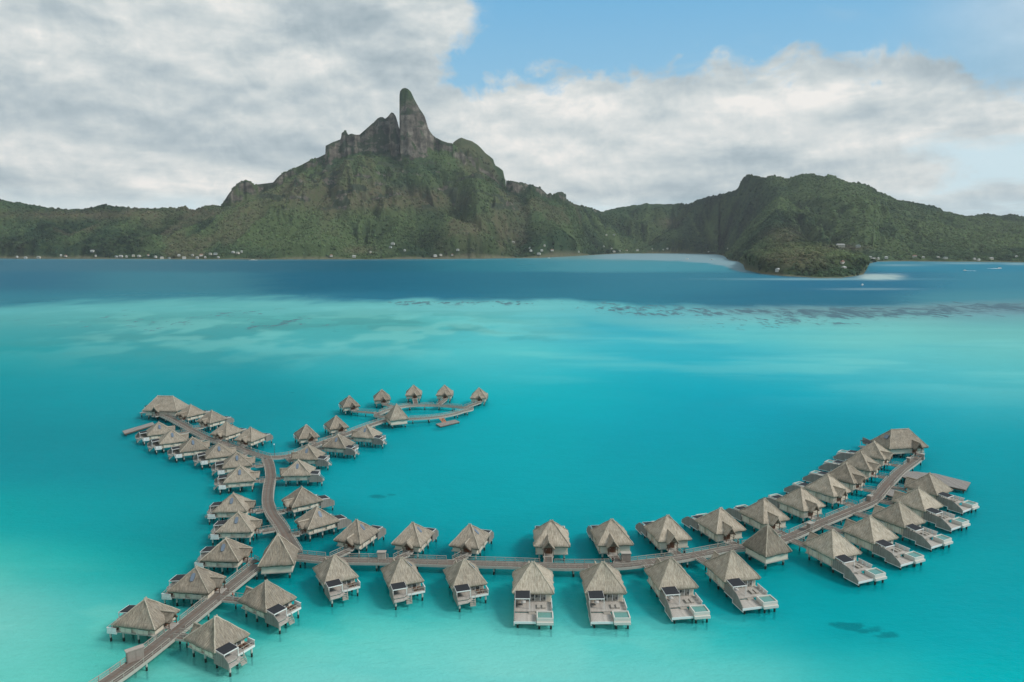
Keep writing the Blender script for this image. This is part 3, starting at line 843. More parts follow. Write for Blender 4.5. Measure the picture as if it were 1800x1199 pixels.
cabinet(1529,880,'service cabinet on the inner edge of the right hand boardwalk climb',1.5,1.5,R_(40))
cabinet(238,1160,'large brown service cabinet at the bottom left of the diagonal boardwalk',2.9,2.2,R_(42),.9,'walk_box','walk_top')
cabinet(1597,812,'service cabinet near the end of the right hand boardwalk',1.3,1.4,R_(45))
cabinet(1621,808,'white service cabinet at the very end of the right hand boardwalk',1.2,2.0,R_(50))
def lamp_post(u, v, lab, h=3.6):
    x, y = un(u, v, ZW); t_ = empty('lamp_post', (x, y, ZW)); tag(t_, lab, 'lamp post')
    MB().tube((0,0,-.2),(0,0,h),.09,.06,8).build('pole', M['porch_dark'], t_)
    MB().tube((0,0,h),(0,0,h+.3),.2,.14,8).tube((0,0,h+.3),(0,0,h+.4),.24,.05,8).build('lamp_head', M['white_paint'], t_)
lamp_post(482.5,799,'thin dark lamp post standing at the fork of the boardwalks')

# sea marks: the dark posts and small buoys
def person(u, v, lab, top, legs, hz, z=ZW):
    x, y = un(u, v, z); t_ = empty('person', (x, y, z), R_(hz)); tag(t_, lab, 'person')
    def skin(name, V_, E_, Rr, mat):
        me = bpy.data.meshes.new(name); me.from_pydata(V_, E_, []); o = link(name, me, M[mat], t_)
        md = o.modifiers.new('skin', 'SKIN'); md.use_smooth_shade = True
        for i, r in enumerate(Rr): me.skin_vertices[0].data[i].radius = (r, r)
        me.skin_vertices[0].data[0].use_root = True
        o.modifiers.new('sub', 'SUBSURF').levels = 1
        return o
    Vb = [(0,0,.95),(0,0,1.15),(0,.01,1.38),(0,.01,1.5),(0,.03,1.6),(0,.02,1.72),(.19,0,1.4),(.25,.03,1.12),(.24,.12,.88),(-.19,0,1.4),(-.26,-.02,1.12),(-.25,.05,.87),
          (.1,0,.88),(.12,.14,.5),(.12,.1,.09),(.12,.25,.04),(-.1,0,.88),(-.12,-.04,.5),(-.12,-.2,.09),(-.12,-.07,.04)]
    Eb = [(0,1),(1,2),(2,3),(3,4),(4,5),(2,6),(6,7),(7,8),(2,9),(9,10),(10,11),(0,12),(12,13),(13,14),(14,15),(0,16),(16,17),(17,18),(18,19)]
    Rb = [.13,.12,.14,.055,.095,.085,.055,.042,.035,.055,.042,.035,.085,.06,.045,.04,.085,.06,.045,.04]
    skin('body', Vb, Eb, Rb, 'skin')
    skin('shirt', [(0,0,.98),(0,0,1.15),(0,.01,1.36),(0,.01,1.45),(.19,0,1.39),(.24,.02,1.2),(-.19,0,1.39),(-.25,-.01,1.2)], [(0,1),(1,2),(2,3),(2,4),(4,5),(2,6),(6,7)], [.155,.145,.17,.08,.08,.07,.08,.07], top)
    skin('trousers', [(0,0,.95),(.1,0,.86),(.12,.14,.5),(.12,.1,.2),(-.1,0,.86),(-.12,-.04,.5),(-.12,-.19,.2)], [(0,1),(1,2),(2,3),(0,4),(4,5),(5,6)], [.155,.11,.085,.07,.11,.085,.07], legs)
    skin('hair', [(0,0,1.66),(0,-.01,1.76)], [(0,1)], [.105,.1], 'hair')
person(1077,990,'person in dark clothes walking at the foot of a villa footbridge','black_cloth','black_cloth',20)
person(409.5,1054,'person in a red top standing where a footbridge meets the diagonal boardwalk','red_cloth','pale_cloth',-50)
person(1609,803,'person in dark clothes at the far right end of the boardwalk','black_cloth','porch_dark',-40)

# ---------------------------------------------------------------- terrain
SKY_MAIN = [(-90,345),(0,353),(40,362),(70,368),(120,373),(150,372),(180,364),(205,363),(222,366),(226,364),(231,368),(260,372),(300,368),(315,366),(320,362),(327,362),(332,368),(345,370),(365,366),(388,364),(395,353),(402,342),(410,332),(418,323),(432,319),(440,322),(447,326),(480,322),(487,314),(492,309),(505,302),(517,297),(530,291),(545,283),(560,278),(572,272),(571.5,258),(585,251),(599,246),(600.5,235),(606,231.5),(610,234),(612,238),(618,236),(625,238),(632,238),(640,231),(650,222),(658,215),(664,209),(668,207),(673,207),(677,210),(682,206),(688,198.5),(692,200),(696,206),(699,216),(702,228),(703.2,226),(701.5,195),(700.8,182),(701,170),(703,162),(707,157),(712,155.5),(717,157.5),(722,162),(729,177),(738,193),(743,200),(747,207),(750,217),(753,227),(757,234),(761,239),(770,245),(778,249),(787,252),(795.6,253),(800,249),(806,245),(811,243),(820,246.5),(829,249),(840,256),(847,263),(853,270),(861,276),(867,281),(869,288),(871,292),(878,296),(884,301),(886,309),(887,316),(892,319),(900,319),(918,323),(935,327),(949,331),(956,337),(962,343),(966,340.5),(968,340),(971,344),(976,341),(980,339),(986,338),(990,339),(993,344),(995,350),(998,354),(1008,359),(1018,362),(1030,365),(1040,367.5),(1052,373),(1062,373),(1072,371.5),(1085,368),(1100,366),(1112,364),(1125,363),(1137,359.5),(1150,359.5),(1175,359),(1200,360),(1218,357),(1234,352.5),(1245,349),(1259,346.5),(1272,343),(1286,337),(1294,333),(1298,329),(1302,322),(1307,315),(1315,309),(1322,310),(1329,312.5),(1344.5,315),(1355,313),(1366,313),(1376,316),(1385,318),(1394,314),(1403,311),(1412,309),(1426,309),(1438,311),(1449.5,311),(1455,308.5),(1461,307.5),(1467,309),(1471,313),(1485,318),(1500,323),(1522,329),(1533,334),(1541,340),(1555,346),(1567,350),(1598,359),(1625,363.5),(1640,366),(1652,368.5),(1654.5,375),(1668,378),(1681,382),(1695,384),(1709,384),(1720,381),(1732,380),(1750,381.5),(1769,379.5),(1785,382),(1800,385),(1840,392),(1900,398)]
BASE = [(-90,350),(388,366),(450,345),(480,330),(520,308),(560,290),(600,276),(650,266),(700,262),(740,262),(780,268),(810,280),(850,305),(890,335),(930,343),(960,352),(1000,362),(1040,371),(1062,376)]   # slopes without the crags
SHORE = [(-90,453.5),(0,454.5),(200,455),(400,456),(500,456),(700,455.5),(850,454.5),(950,453),(1010,450),(1060,447),(1100,445.5),(1200,445.5),(1262,447),(1275,450),(1283,457),(1300,460),(1309,465),(1313,474),(1340,481),(1380,485),(1440,488),(1480,488),(1505,486),(1522,482),(1527,473),(1531,463),(1545,459.5),(1600,459),(1700,460),(1790,461),(1900,462)]
RIDGE_D = [(-90,3200),(300,3300),(500,3450),(700,3500),(900,3550),(1000,3700),(1060,4300),(1180,4350),(1350,3600),(1400,3500),(1500,3450),(1650,3600),(1760,3900),(1900,4000)]
def interp(tbl, x):
    a = np.array(tbl, float); o_ = np.argsort(a[:,0], kind='stable'); return np.interp(x, a[o_,0], a[o_,1])
tt = np.concatenate([np.linspace(-1.2, -.75, 90), np.linspace(-.745, .745, 1680), np.linspace(.75, 1.2, 90)]); NC = len(tt)
ucol = 900 + tt*F*1.01                     # sea-level column of each bearing
rows = np.concatenate([np.arange(1440, 2350, 6.0), np.arange(2350, 2750, 5.0), np.arange(2750, 3640, 3.6), np.arange(3640, 4950, 9.0)])
Rt = interp(RIDGE_D, ucol)
# skyline as true positions: solve bearing for a tall point
def sky_z(tbl, Rf, use_t=True):
    a = []
    for u, v in tbl:
        R0 = float(interp(RIDGE_D, u)) if Rf is None else Rf
        z = z_at(v, R0); dep = R0*cp-(z-CAMH)*sp; a.append(((u-900)/F*dep/R0, z))
    a = np.array(a); return a[:,0], a[:,1]
sx_, sz_ = sky_z(SKY_MAIN, None)
# keep bearings monotonic
for i in range(1, len(sx_)):
    if sx_[i] <= sx_[i-1]: sx_[i] = sx_[i-1]+1e-5
ZS = np.interp(tt, sx_, sz_)
bx_, bz_ = sky_z(BASE, None)
ZB = np.where(ucol < 1062, np.minimum(np.interp(tt, bx_, bz_), ZS), ZS)
ysh = np.array([un(900, v, 0)[1] for v in interp(SHORE, ucol)])
prom = smooth(1300, 1318, ucol)*(1-smooth(1519, 1534, ucol))
TT, YY = np.meshgrid(tt, rows)
UU = 900+TT*F*1.01
XX = TT*YY
shore_n = (fbm(XX/60, YY*0+3, 3, 40)-.5)*40
S = (YY-(ysh[None,:]+shore_n)).clip(-200, None)
Rg = Rt[None,:]
# start of the steep slopes: behind the promontory the land is low and flat first
hill_foot = np.where((ucol > 1262) & (ucol < 1535), np.maximum(np.interp(ucol, [1262,1285,1325,1370,1520,1535], [3800,3500,2950,2420,2350,2450]), ysh), ysh)
hill_foot = np.where(ucol < 1535, hill_foot, ysh)[None,:]
s1 = np.clip((YY-hill_foot)/(Rg-hill_foot), 0, 1.0)
bk = np.clip((YY-Rg)/900, 0, 1)
warp = (fbm(XX/500, YY/500, 3, 5)-.5)*260
XD = XX+.55*(YY-3100)*np.sin(XX/520+.8)+warp
spur = ridged(XD/380, YY/1300+3, 4, 60)-.55
spur2 = ridged((XX-.5*(YY-3100)*np.sin(XX/300)+warp*.6)/150+fbm(XX/90,YY/90,3,84)*.8, YY/300+fbm(XX/110,YY/110,3,85), 4, 80)-.55
prof = np.where(s1 < .12, s1/.12*.035, .035+.965*((s1-.12).clip(0,1)/.88)**np.where(ucol < 1062, 1.0, 1.2)[None,:])
kx = np.exp(-(np.arange(-120, 121)/45.0)**2); kx /= kx.sum()
ZBs = np.convolve(np.pad(ZB, 120, mode='edge'), kx, mode='valid')
ZM = ZBs[None,:]+(ZB-ZBs)[None,:]*smooth(.82, 1.0, s1)
H_ = ZM*prof
amp = np.sin(np.pi*np.clip(s1, 0, 1))
H_ = H_ + amp*(spur*ZM*.8 + spur2*ZM*.26)
H_ = np.where(YY > Rg, ZB[None,:]*(1-bk)**1.5, H_)
# keep every slope under the line of sight to its ridge
limit = CAMH+(ZB[None,:]-CAMH)*YY/Rg*(.985-.10*(1-s1))
H_ = np.where((YY < Rg) & (ZB[None,:] > CAMH), np.minimum(H_, limit), H_)
rock = np.zeros_like(H_)
# crags: tall walls with buttressed faces
flut = (fbm(UU/13, YY/140, 3, 21)-.5)*40 + (fbm(UU/38, YY*0+7, 2, 27)-.5)*60
slope = 3.4+1.6*fbm(UU/14, YY*0+2, 2, 33)
bulge = np.zeros_like(tt)
m1 = (ucol > 690) & (ucol < 765); bulge[m1] = 45*np.sqrt(np.clip(1-((ucol[m1]-725)/40)**2, 0, 1))
front = Rg-bulge[None,:]+flut*np.where(np.abs(UU-725) < 28, .35, 1.0)-25
behind = (UU > 797) & (UU < 890)                     # the shoulder behind the tower stands farther back
front = np.where(behind, front+130, front)
Zc = ZS[None,:]*np.where(behind, 1.0, 1.0)
Zc_b = CAMH+(ZS[None,:]-CAMH)*(Rg+155)/Rg
Zc = np.where(behind, Zc_b, Zc)
cl = Zc - slope*np.clip(front-YY, 0, None) - 2.2*np.clip(YY-np.where(behind, Rg+175, Rg+20), 0, None)
# ledges in the wall
cl = cl + 13*np.sin((Zc-cl)/26+fbm(XX/60,YY/60,2,3)*6)*(cl < Zc-4)
cl_back = Zc - np.clip(Rg+105-YY, 0, None)*1.1 - 2.2*np.clip(YY-(Rg+175), 0, None)
cl_back = np.where(Rg+105-YY > 62, Zc-68-4.0*(Rg+43-YY+flut*.6), cl_back)
FR = [(757,234),(761,239),(778,249),(795,254.5),(812,268),(825,284),(838,302),(846,312),(855,320),(862,345),(870,400)]
fx_, fz_ = sky_z(FR, None); Zf = np.interp(tt, fx_, fz_)[None,:]
cl_front = Zf - slope*.8*np.clip(Rg-30+flut*.5-YY, 0, None) - 1.6*np.clip(YY-Rg, 0, None)
cl = np.where(behind, np.maximum(cl_back, cl_front), cl)
crag = (UU > 386) & (UU < 1062)
cw = crag & (cl > H_)
H0 = H_.copy()
H_ = np.where(crag, np.maximum(H_, cl), H_)
rk_n = fbm(XX/45, YY/30+H_/60, 4, 97)
rk_w = np.where((UU > 560) & (UU < 800), 1.0, .62)
rock = np.where(cw, smooth(2, 22, H_-H0)*np.clip(rk_w+(rk_n-.5)*2.4, 0, 1), 0)
rock = np.where(behind & (H_ > Zc-75), rock*.12, rock)
rock = rock*np.where((UU > 699) & (UU < 770), 1-.6*smooth(.80, .92, (H_/np.maximum(Zc.max(), 1))+(rk_n-.5)*.25), 1)
# low outcrops scattered on the mountain slopes
def bump(u, v0, su, hgt, depth, yc):
    global H_, rock
    d_ = (UU-u)/su
    zt = z_at(v0, yc)*np.sqrt(np.clip(1-d_**2, 0, 1)) if True else 0
    f = yc+(fbm(UU/15, YY/60+u, 3, int(u))-.5)*40
    zt = zt - 2.4*np.clip(f-YY, 0, None) - .25*np.clip(YY-f, 0, None)
    w = (np.abs(d_) < 1) & (zt > H_) & (zt < H_+hgt*3)
    rock = np.where(w, np.maximum(rock, .8*smooth(0, hgt*.3, zt-H_)*(YY < f+12)), rock)
    H_ = np.where(w, zt, H_)
for u, v0, su, hg, yc in [(556,306,34,40,3340),(598,300,18,30,3350),(640,300,30,40,3400),(742,338,26,40,3250),(770,346,14,30,3240),(835,318,30,50,3330),(800,330,22,40,3310),(600,330,30,30,3200),(540,335,36,35,3180),(480,345,30,30,3250),(700,300,20,35,3380),(870,332,22,35,3400)]:
    bump(u, v0, su, hg, 0, yc)
# forest spurs that come down to the shore
def ridge_line(pts, wid, shape=1.2):
    """pts: (u, v, distance) sightings along a crest"""
    global H_
    W = [(un_at(u, v, y)) for u, v, y in pts]
    best = np.full(H_.shape, -99.0)
    for (x0,y0,z0),(x1,y1,z1) in zip(W, W[1:]):
        dx, dy = x1-x0, y1-y0; L2 = dx*dx+dy*dy
        t_ = np.clip(((XX-x0)*dx+(YY-y0)*dy)/L2, 0, 1)
        d_ = np.hypot(XX-(x0+dx*t_), YY-(y0+dy*t_)); z = z0+(z1-z0)*t_
        w = wid*(.35+.65*z/max(W[0][2], 1))
        best = np.maximum(best, z*np.clip(1-(d_/(w*1.9))**shape, -.3, 1))
    H_ = np.where(best > H_, best*.8+np.maximum(best, H_)*.2, H_)
def un_at(u, v, y):
    z = z_at(v, y); return ((u-900)/F*(y*cp-(z-CAMH)*sp), y, z)
ridge_line([(600,330,3250),(575,370,3080),(560,400,2950),(555,425,2870),(550,445,2800)], 190)
ridge_line([(735,350,3200),(790,385,3050),(820,395,2980),(845,420,2880),(850,445,2800)], 150)
ridge_line([(690,330,3300),(705,370,3100),(700,400,2980),(720,435,2860)], 140)
ridge_line([(470,350,3250),(450,390,3050),(440,425,2900),(430,445,2820)], 130)
ridge_line([(250,375,3250),(200,400,3050),(140,430,2880)], 150)
ridge_line([(60,372,3150),(90,410,3000),(60,440,2850)], 150)
ridge_line([(930,365,3500),(960,395,3250),(990,425,3000),(1000,440,2930)], 160)
ridge_line([(1230,365,4150),(1200,400,4000),(1180,425,3900)], 180)
ridge_line([(1440,325,3380),(1480,370,3150),(1500,410,2900),(1510,430,2700)], 150)
ridge_line([(1600,366,3500),(1620,400,3200),(1640,435,2800)], 160)
ridge_line([(1745,386,3800),(1760,420,3200),(1770,440,2800)], 200)
# promontory
H_ = np.where((UU > 1262) & (UU < 1380) & (S > 0), np.maximum(H_, 3+6*smooth(0, 300, S)), H_)
H_ = np.where((prom[None,:] > 0) & (S > 0), np.maximum(H_, prom[None,:]*9*smooth(0, 60, S)), H_)
for wid, pts in ((110,[(1372,350,3150),(1365,385,2850),(1362,402,2600),(1383,415,2350),(1403,429,2150),(1420,441,1980),(1428,449,1860)]),
                 (120,[(1403,429,2150),(1395,440,1900),(1375,452,1740),(1350,464,1660)]),
                 (100,[(1422,440,1980),(1450,452,1800),(1478,462,1700),(1498,472,1620)]),
                 (90,[(1410,436,2050),(1415,452,1750),(1420,466,1620)])):
    ridge_line(pts, wid, 1.3)
edge = smooth(-6, 30, S)
H_ = np.where(S > -30, H_*edge + 1.2*smooth(-8, 6, S), -4.0)
H_ = np.where(S < -10, -4.0, H_)
outc = smooth(.56, .64, fbm(XX/70, H_/28+YY/160, 4, 151))*smooth(150, 240, H_)*(1-smooth(430, 520, H_))*smooth(430, 480, UU)*(1-smooth(930, 990, UU))*(YY < Rg)
rock = np.maximum(rock, outc*.9)
# tree crowns
near = (YY < 2400)
d1 = domes(XX/11.0, YY/13.0, 5); d2 = domes(XX/19.0, YY/22.0, 15)
veg = (1-rock)*smooth(4, 20, S)
skyk = np.where(crag, .35, 1.0)
rough_ = vnoise(XX/90, YY/90, 77)
H_ = H_ + veg*skyk*(d1*5.5*(.5+rough_) + d2*8*smooth(.3,.45,rough_)) - veg*skyk*3
H_ = H_ + rock*((fbm(XX/16, YY/9+H_/30, 4, 91)-.5)*30)
cap = CAMH+(ZS[None,:]-CAMH)*YY/Rg+3
H_ = np.where(crag & (cap > CAMH) & (ZS[None,:] > 120), np.minimum(H_, cap), H_)
HT = H_
def ground(x, y):
    t_ = x/y
    i = np.clip(np.searchsorted(tt, t_)-1, 0, NC-2); j = np.clip(np.searchsorted(rows, y)-1, 0, len(rows)-2)
    return HT[j, i]
# plant tints, with sunlit patches and relief shading painted in
n1 = fbm(XX/260, YY/260, 4, 101); n2 = fbm(XX/70, YY/70, 3, 111); n3 = vnoise(XX/11, YY/13, 121)
c_dark = np.array([.011,.026,.016]); c_mid = np.array([.028,.056,.031]); c_lite = np.array([.078,.112,.048]); c_brown = np.array([.115,.092,.060])
def mixc(a, b, f): return a*(1-f[...,None])+b*f[...,None]
colr = mixc(np.broadcast_to(c_dark, H_.shape+(3,)), c_mid, smooth(.36, .62, n2))
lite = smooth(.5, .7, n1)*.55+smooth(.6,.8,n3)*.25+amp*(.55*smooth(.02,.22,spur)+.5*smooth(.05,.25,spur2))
for u, v, su, sv in ((560,420,90,35),(590,380,50,25),(705,385,45,30),(825,420,40,28),(810,395,40,18),(1420,448,80,22),(1440,335,70,30),(1760,410,60,25),(470,360,60,40)):  # cloud-broken sunlight on the spurs, painted as lighter tint
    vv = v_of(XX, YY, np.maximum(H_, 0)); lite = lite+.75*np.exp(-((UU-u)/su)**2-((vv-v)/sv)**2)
colr = colr*(.62+.38*smooth(-.22,.08,spur))[...,None]  # valleys: darker green growth plus relief shade put into the tint
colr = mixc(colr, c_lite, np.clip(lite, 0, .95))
brown = .6*smooth(.55,.72,fbm(XX/180, YY/180, 4, 131))*(UU < 1020)
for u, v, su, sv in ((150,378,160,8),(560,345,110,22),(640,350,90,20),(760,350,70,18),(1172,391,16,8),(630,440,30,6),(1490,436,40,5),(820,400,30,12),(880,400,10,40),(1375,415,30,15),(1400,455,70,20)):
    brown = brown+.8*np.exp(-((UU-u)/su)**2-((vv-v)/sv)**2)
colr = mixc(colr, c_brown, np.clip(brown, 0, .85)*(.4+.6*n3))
colr = mixc(colr, np.array([.16,.15,.10]), (1-smooth(1, 7, S))*.8)
mask = np.maximum.reduce([H_[:-1,:-1], H_[1:,:-1], H_[:-1,1:], H_[1:,1:]]) > -1
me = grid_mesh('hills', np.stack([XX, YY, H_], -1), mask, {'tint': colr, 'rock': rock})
m, t = material('hillside')
g = t.n('ShaderNodeNewGeometry').outputs['Position']
tint = t.n('ShaderNodeAttribute', attribute_name='tint').outputs['Color']; rk = t.n('ShaderNodeAttribute', attribute_name='rock').outputs['Fac']
vor = t.n('ShaderNodeTexVoronoi', {'Vector': g, 'Scale': .14, 'Randomness': 1.0}); 
fn = t.noise(g, .11, 6, .7); fn2 = t.noise(g, .02, 4, .6)
k = t.m('ADD', .55, t.m('ADD', t.m('MULTIPLY', fn, .9), 0.0)); kk = t.n('ShaderNodeCombineXYZ', {0: k, 1: k, 2: k}).outputs[0]
vegc = t.vm('MULTIPLY', tint, kk)
vegc = t.mix(t.mapr(t.n('ShaderNodeSeparateColor', {0: vor.outputs['Color']}).outputs[0], .6, 1, 0, .5), vegc, (.075,.10,.035,1))
gs = t.scale(g, .05, .05, .022); rs = t.noise(gs, 1.0, 6, .65); rs2 = t.noise(t.scale(g, .012,.012,.03), 1, 5, .6)
gs2 = t.noise(t.scale(g, .02, .02, .03), 1.0, 7, .68)
rc = t.ramp(t.m('ADD', t.m('MULTIPLY', rs, .45), t.m('MULTIPLY', gs2, .55)), (.40, (.04,.036,.03)), (.5, (.115,.10,.082)), (.64, (.26,.228,.19)))
nzz = t.n('ShaderNodeSeparateXYZ', {0: t.n('ShaderNodeNewGeometry').outputs['Normal']}).outputs[2]
rc = t.mix(t.mapr(t.m('ADD', nzz, t.m('MULTIPLY', t.m('SUBTRACT', rs2, .5), 2.2)), .30, .46, 0, .92), rc, (.036,.052,.030,1))
fr = t.mapr(t.m('ADD', rk, t.m('MULTIPLY', t.m('SUBTRACT', fn2, .5), .5)), .35, .6)
finish(t, t.mix(fr, vegc, rc), .95, t.m('ADD', fn, t.m('MULTIPLY', vor.outputs['Distance'], -.08)), .9, 5.0, .05)
M['hillside'] = m
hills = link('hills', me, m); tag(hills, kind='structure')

# forest of separate crowns over the hills: too many to count
def crown_mesh(name, seed):
    import bmesh
    bm = bmesh.new(); bmesh.ops.create_icosphere(bm, subdivisions=2, radius=1)
    rn = random.Random(seed)
    for v in bm.verts:
        k = 1+.28*(rn.random()-.5)+.22*math.sin(v.co.x*4+seed)*math.sin(v.co.y*5)
        v.co = v.co*k; v.co.z *= .8
        if v.co.z < -.3: v.co.z = -.3-.15*rn.random()
    me_ = bpy.data.meshes.new(name); bm.to_mesh(me_); bm.free(); return me_
m, t = material('foliage')
g = t.n('ShaderNodeNewGeometry').outputs['Position']
la = t.n('ShaderNodeAttribute', attribute_name='leaf_tint', attribute_type='INSTANCER').outputs['Vector']
nz = t.noise(g, .5, 4, .7)
k = t.m('ADD', .55, nz); kk = t.n('ShaderNodeCombineXYZ', {0: k, 1: k, 2: k}).outputs[0]
finish(t, t.vm('MULTIPLY', la, kk), .95, nz, .8, 1.0, .05); M['foliage'] = m
HOUSES = [(32,452.5),(47,453),(70,452.5),(109,449.5),(117,450),(164,442),(170,450.5),(206,451),(214,450.5),(224,451),(236,450),(246,450.5),(262,450),(275,452.5),(286,453.5),(299,453.5),(316,450.5),(325,453.5),(340,449.5),(348,453),(355,449),(362,452.5),(371,447),(380,447.5),(385,453.5),(411,444.5),(419,446),(426,442.5),(583,451),(623,451.5),(652,444),(687,435.5),(691,429),(712,442),(775,449),(765,451),(795,450.5),(805,440.5),(902,426),(931,436),(933,441.5),(947,447),(957,431.5),(952,442),(970,442),(1017,442.5),(1065.5,416.5),(1079,413),(1061,434),(1075,437),(1079,442),(1089,442),(1101,441),(1120,441),(1146,442),(1165,440),(1172,437.5),(1245,443),(1279,437),(1367,475.7),(1478.6,462),(1481,472),(1476,433.5),(1507,434),(1528,453),(1535,456),(1542,455),(1556,454),(1606,451.5),(1621,452.5),(1647,453),(1660,454),(1710.6,456),(1718,457.5),(1740,455),(1784.5,451.5)]
def sight(u, v):
    """first place on the hillside seen in that direction"""
    a = (u-900)/F; b = (599.5-v)/F; dx, dy, dz = a, cp+b*sp, -sp+b*cp
    ys = rows; zs = CAMH+ys*dz/dy; xs = ys*dx/dy
    gz = ground(xs, ys)
    hit = np.nonzero(gz > zs)[0]
    j = hit[0] if len(hit) else int(np.argmin(zs-gz))
    return xs[j], ys[j], max(gz[j], 1.0)
hp = []
for u, v in HOUSES: hp.append(sight(u, v+1.2))
hxy = np.array([(a, b) for a, b, c in hp])
N_ = 90000
pt = rng.uniform(-.72, .72, N_*3); py = rng.uniform(1480, 4300, N_*3)
px_ = pt*py; gz = ground(px_, py)
jj = np.clip(np.searchsorted(rows, py)-1, 0, len(rows)-2); ii = np.clip(np.searchsorted(tt, pt)-1, 0, NC-2)
keep = (gz > 2.0) & ~((np.abs(ucol[ii]-727) < 34) & (gz > 430)) & (rock[jj, ii] < .3) & (S[jj, ii] > 7)
Rgc = Rt[ii]
dens = np.where(py < 2300, 1.0, .92)*(py < Rgc+60)
tc_ = colr[jj, ii]; dens = dens*np.where(tc_[:,0] > tc_[:,1]*.95, .35, 1.0)*(.45+.55*smooth(.3,.5,n3[jj, ii]))
keep &= rng.uniform(0, 1, N_*3) < dens
keep &= ~((np.abs(ucol[ii]-1490) < 45) & (py > 2250) & (py < 2700) & (gz < 20))
for hx, hy in hxy:
    keep &= ~((np.abs(px_-hx) < 11) & (py < hy+10) & (py > hy-48))
px_, py, gz, tc_ = px_[keep], py[keep], gz[keep], tc_[keep]
tc_ = tc_*(.6+.85*rng.uniform(0, 1, (len(px_), 1)))*(1+.14*(rng.uniform(0, 1, (len(px_), 3))-.5))
me = bpy.data.meshes.new('forest'); me.vertices.add(len(px_)); me.vertices.foreach_set('co', np.stack([px_, py, gz-.5], -1).astype(np.float32).ravel())
sz = 2.4+3.6*rng.uniform(0, 1, len(px_))**1.6; at = me.attributes.new('sz', 'FLOAT', 'POINT'); at.data.foreach_set('value', sz.astype(np.float32))
at = me.attributes.new('leaf_tint', 'FLOAT_VECTOR', 'POINT'); at.data.foreach_set('vector', tc_.astype(np.float32).ravel())
forest = link('forest', me, M['foliage']); tag(forest, 'dense green and olive tropical forest covering the hills and shore', 'forest', None, 'stuff')
crown_src = []
lib = bpy.data.collections.new('crowns')
for i in range(3):
    cm = crown_mesh('crown', i); cm.materials.append(M['foliage']); crown_src.append(cm)
ng = bpy.data.node_groups.new('scatter', 'GeometryNodeTree')
ng.interface.new_socket('Geometry', in_out='INPUT', socket_type='NodeSocketGeometry'); ng.interface.new_socket('Geometry', in_out='OUTPUT', socket_type='NodeSocketGeometry')
gi = ng.nodes.new('NodeGroupInput'); go = ng.nodes.new('NodeGroupOutput')
ico = ng.nodes.new('GeometryNodeMeshIcoSphere'); ico.inputs['Radius'].default_value = 1.0; ico.inputs['Subdivisions'].default_value = 3
pos = ng.nodes.new('GeometryNodeInputPosition'); nzn = ng.nodes.new('ShaderNodeTexNoise'); nzn.inputs['Scale'].default_value = 1.7; nzn.inputs['Detail'].default_value = 3
ng.links.new(pos.outputs[0], nzn.inputs['Vector'])
mm = ng.nodes.new('ShaderNodeMath'); mm.operation = 'MULTIPLY_ADD'; mm.inputs[1].default_value = 1.5; mm.inputs[2].default_value = .25
ng.links.new(nzn.outputs[0], mm.inputs[0])
vs_ = ng.nodes.new('ShaderNodeVectorMath'); vs_.operation = 'SCALE'; ng.links.new(pos.outputs[0], vs_.inputs[0]); ng.links.new(mm.outputs[0], vs_.inputs['Scale'])
sp_ = ng.nodes.new('GeometryNodeSetPosition'); ng.links.new(ico.outputs[0], sp_.inputs['Geometry']); ng.links.new(vs_.outputs[0], sp_.inputs['Position'])
smt = ng.nodes.new('GeometryNodeSetMaterial'); smt.inputs['Material'].default_value = M['foliage']; ng.links.new(sp_.outputs[0], smt.inputs[0])
iop = ng.nodes.new('GeometryNodeInstanceOnPoints'); ng.links.new(gi.outputs[0], iop.inputs['Points']); ng.links.new(smt.outputs[0], iop.inputs['Instance'])
na = ng.nodes.new('GeometryNodeInputNamedAttribute'); na.data_type = 'FLOAT'; na.inputs['Name'].default_value = 'sz'
cx_ = ng.nodes.new('ShaderNodeCombineXYZ'); 
for q in (0, 1): ng.links.new(na.outputs['Attribute'], cx_.inputs[q])
mz = ng.nodes.new('ShaderNodeMath'); mz.operation = 'MULTIPLY'; mz.inputs[1].default_value = 1.15; ng.links.new(na.outputs['Attribute'], mz.inputs[0]); ng.links.new(mz.outputs[0], cx_.inputs[2])
ng.links.new(cx_.outputs[0], iop.inputs['Scale'])
rv = ng.nodes.new('FunctionNodeRandomValue'); rv.data_type = 'FLOAT_VECTOR'; rv.inputs[0].default_value = (0,0,0); rv.inputs[1].default_value = (.5,.5,6.28)
ng.links.new(rv.outputs[0], iop.inputs['Rotation'])
ng.links.new(iop.outputs[0], go.inputs[0])
for cm in crown_src: bpy.data.meshes.remove(cm)
bpy.data.collections.remove(lib)
forest.modifiers.new('scatter', 'NODES').node_group = ng

# far shore houses
HM = []
for nm, wc, rc_ in (('w', (.48,.46,.42), (.40,.40,.385)), ('c', (.48,.44,.36), (.34,.33,.31)), ('r', (.5,.47,.42), (.26,.14,.10)), ('g', (.42,.42,.40), (.15,.19,.17))):
    HM.append((simple('house_wall_'+nm, wc, .8, .05), simple('house_roof_'+nm, rc_, .6, .08)))
def make_house(wm, rm, w, d, h):
    t_ = empty('shore_house', (0,0,0))
    MB().box(-w/2,w/2,-d/2,d/2,-3,h).build('wall', wm, t_)
    r = MB(); e = .7; rh = h+2.4
    r.add([(-w/2-e,-d/2-e,h-.2),(w/2+e,-d/2-e,h-.2),(w/2+e,d/2+e,h-.2),(-w/2-e,d/2+e,h-.2),(-w/2+1.5,0,rh),(w/2-1.5,0,rh)],
          [(0,1,5,4),(1,2,5),(2,3,4,5),(3,0,4),(3,2,1,0)])
    r.build('roof', rm, t_)
    f = MB()
    for k in range(3): f.box(-w/2+1+k*w/3.2, -w/2+2.3+k*w/3.2, -d/2-.04, -d/2-.01, 1.0, 2.4)
    f.build('window', M['glass'], t_); return t_
hproto = {}
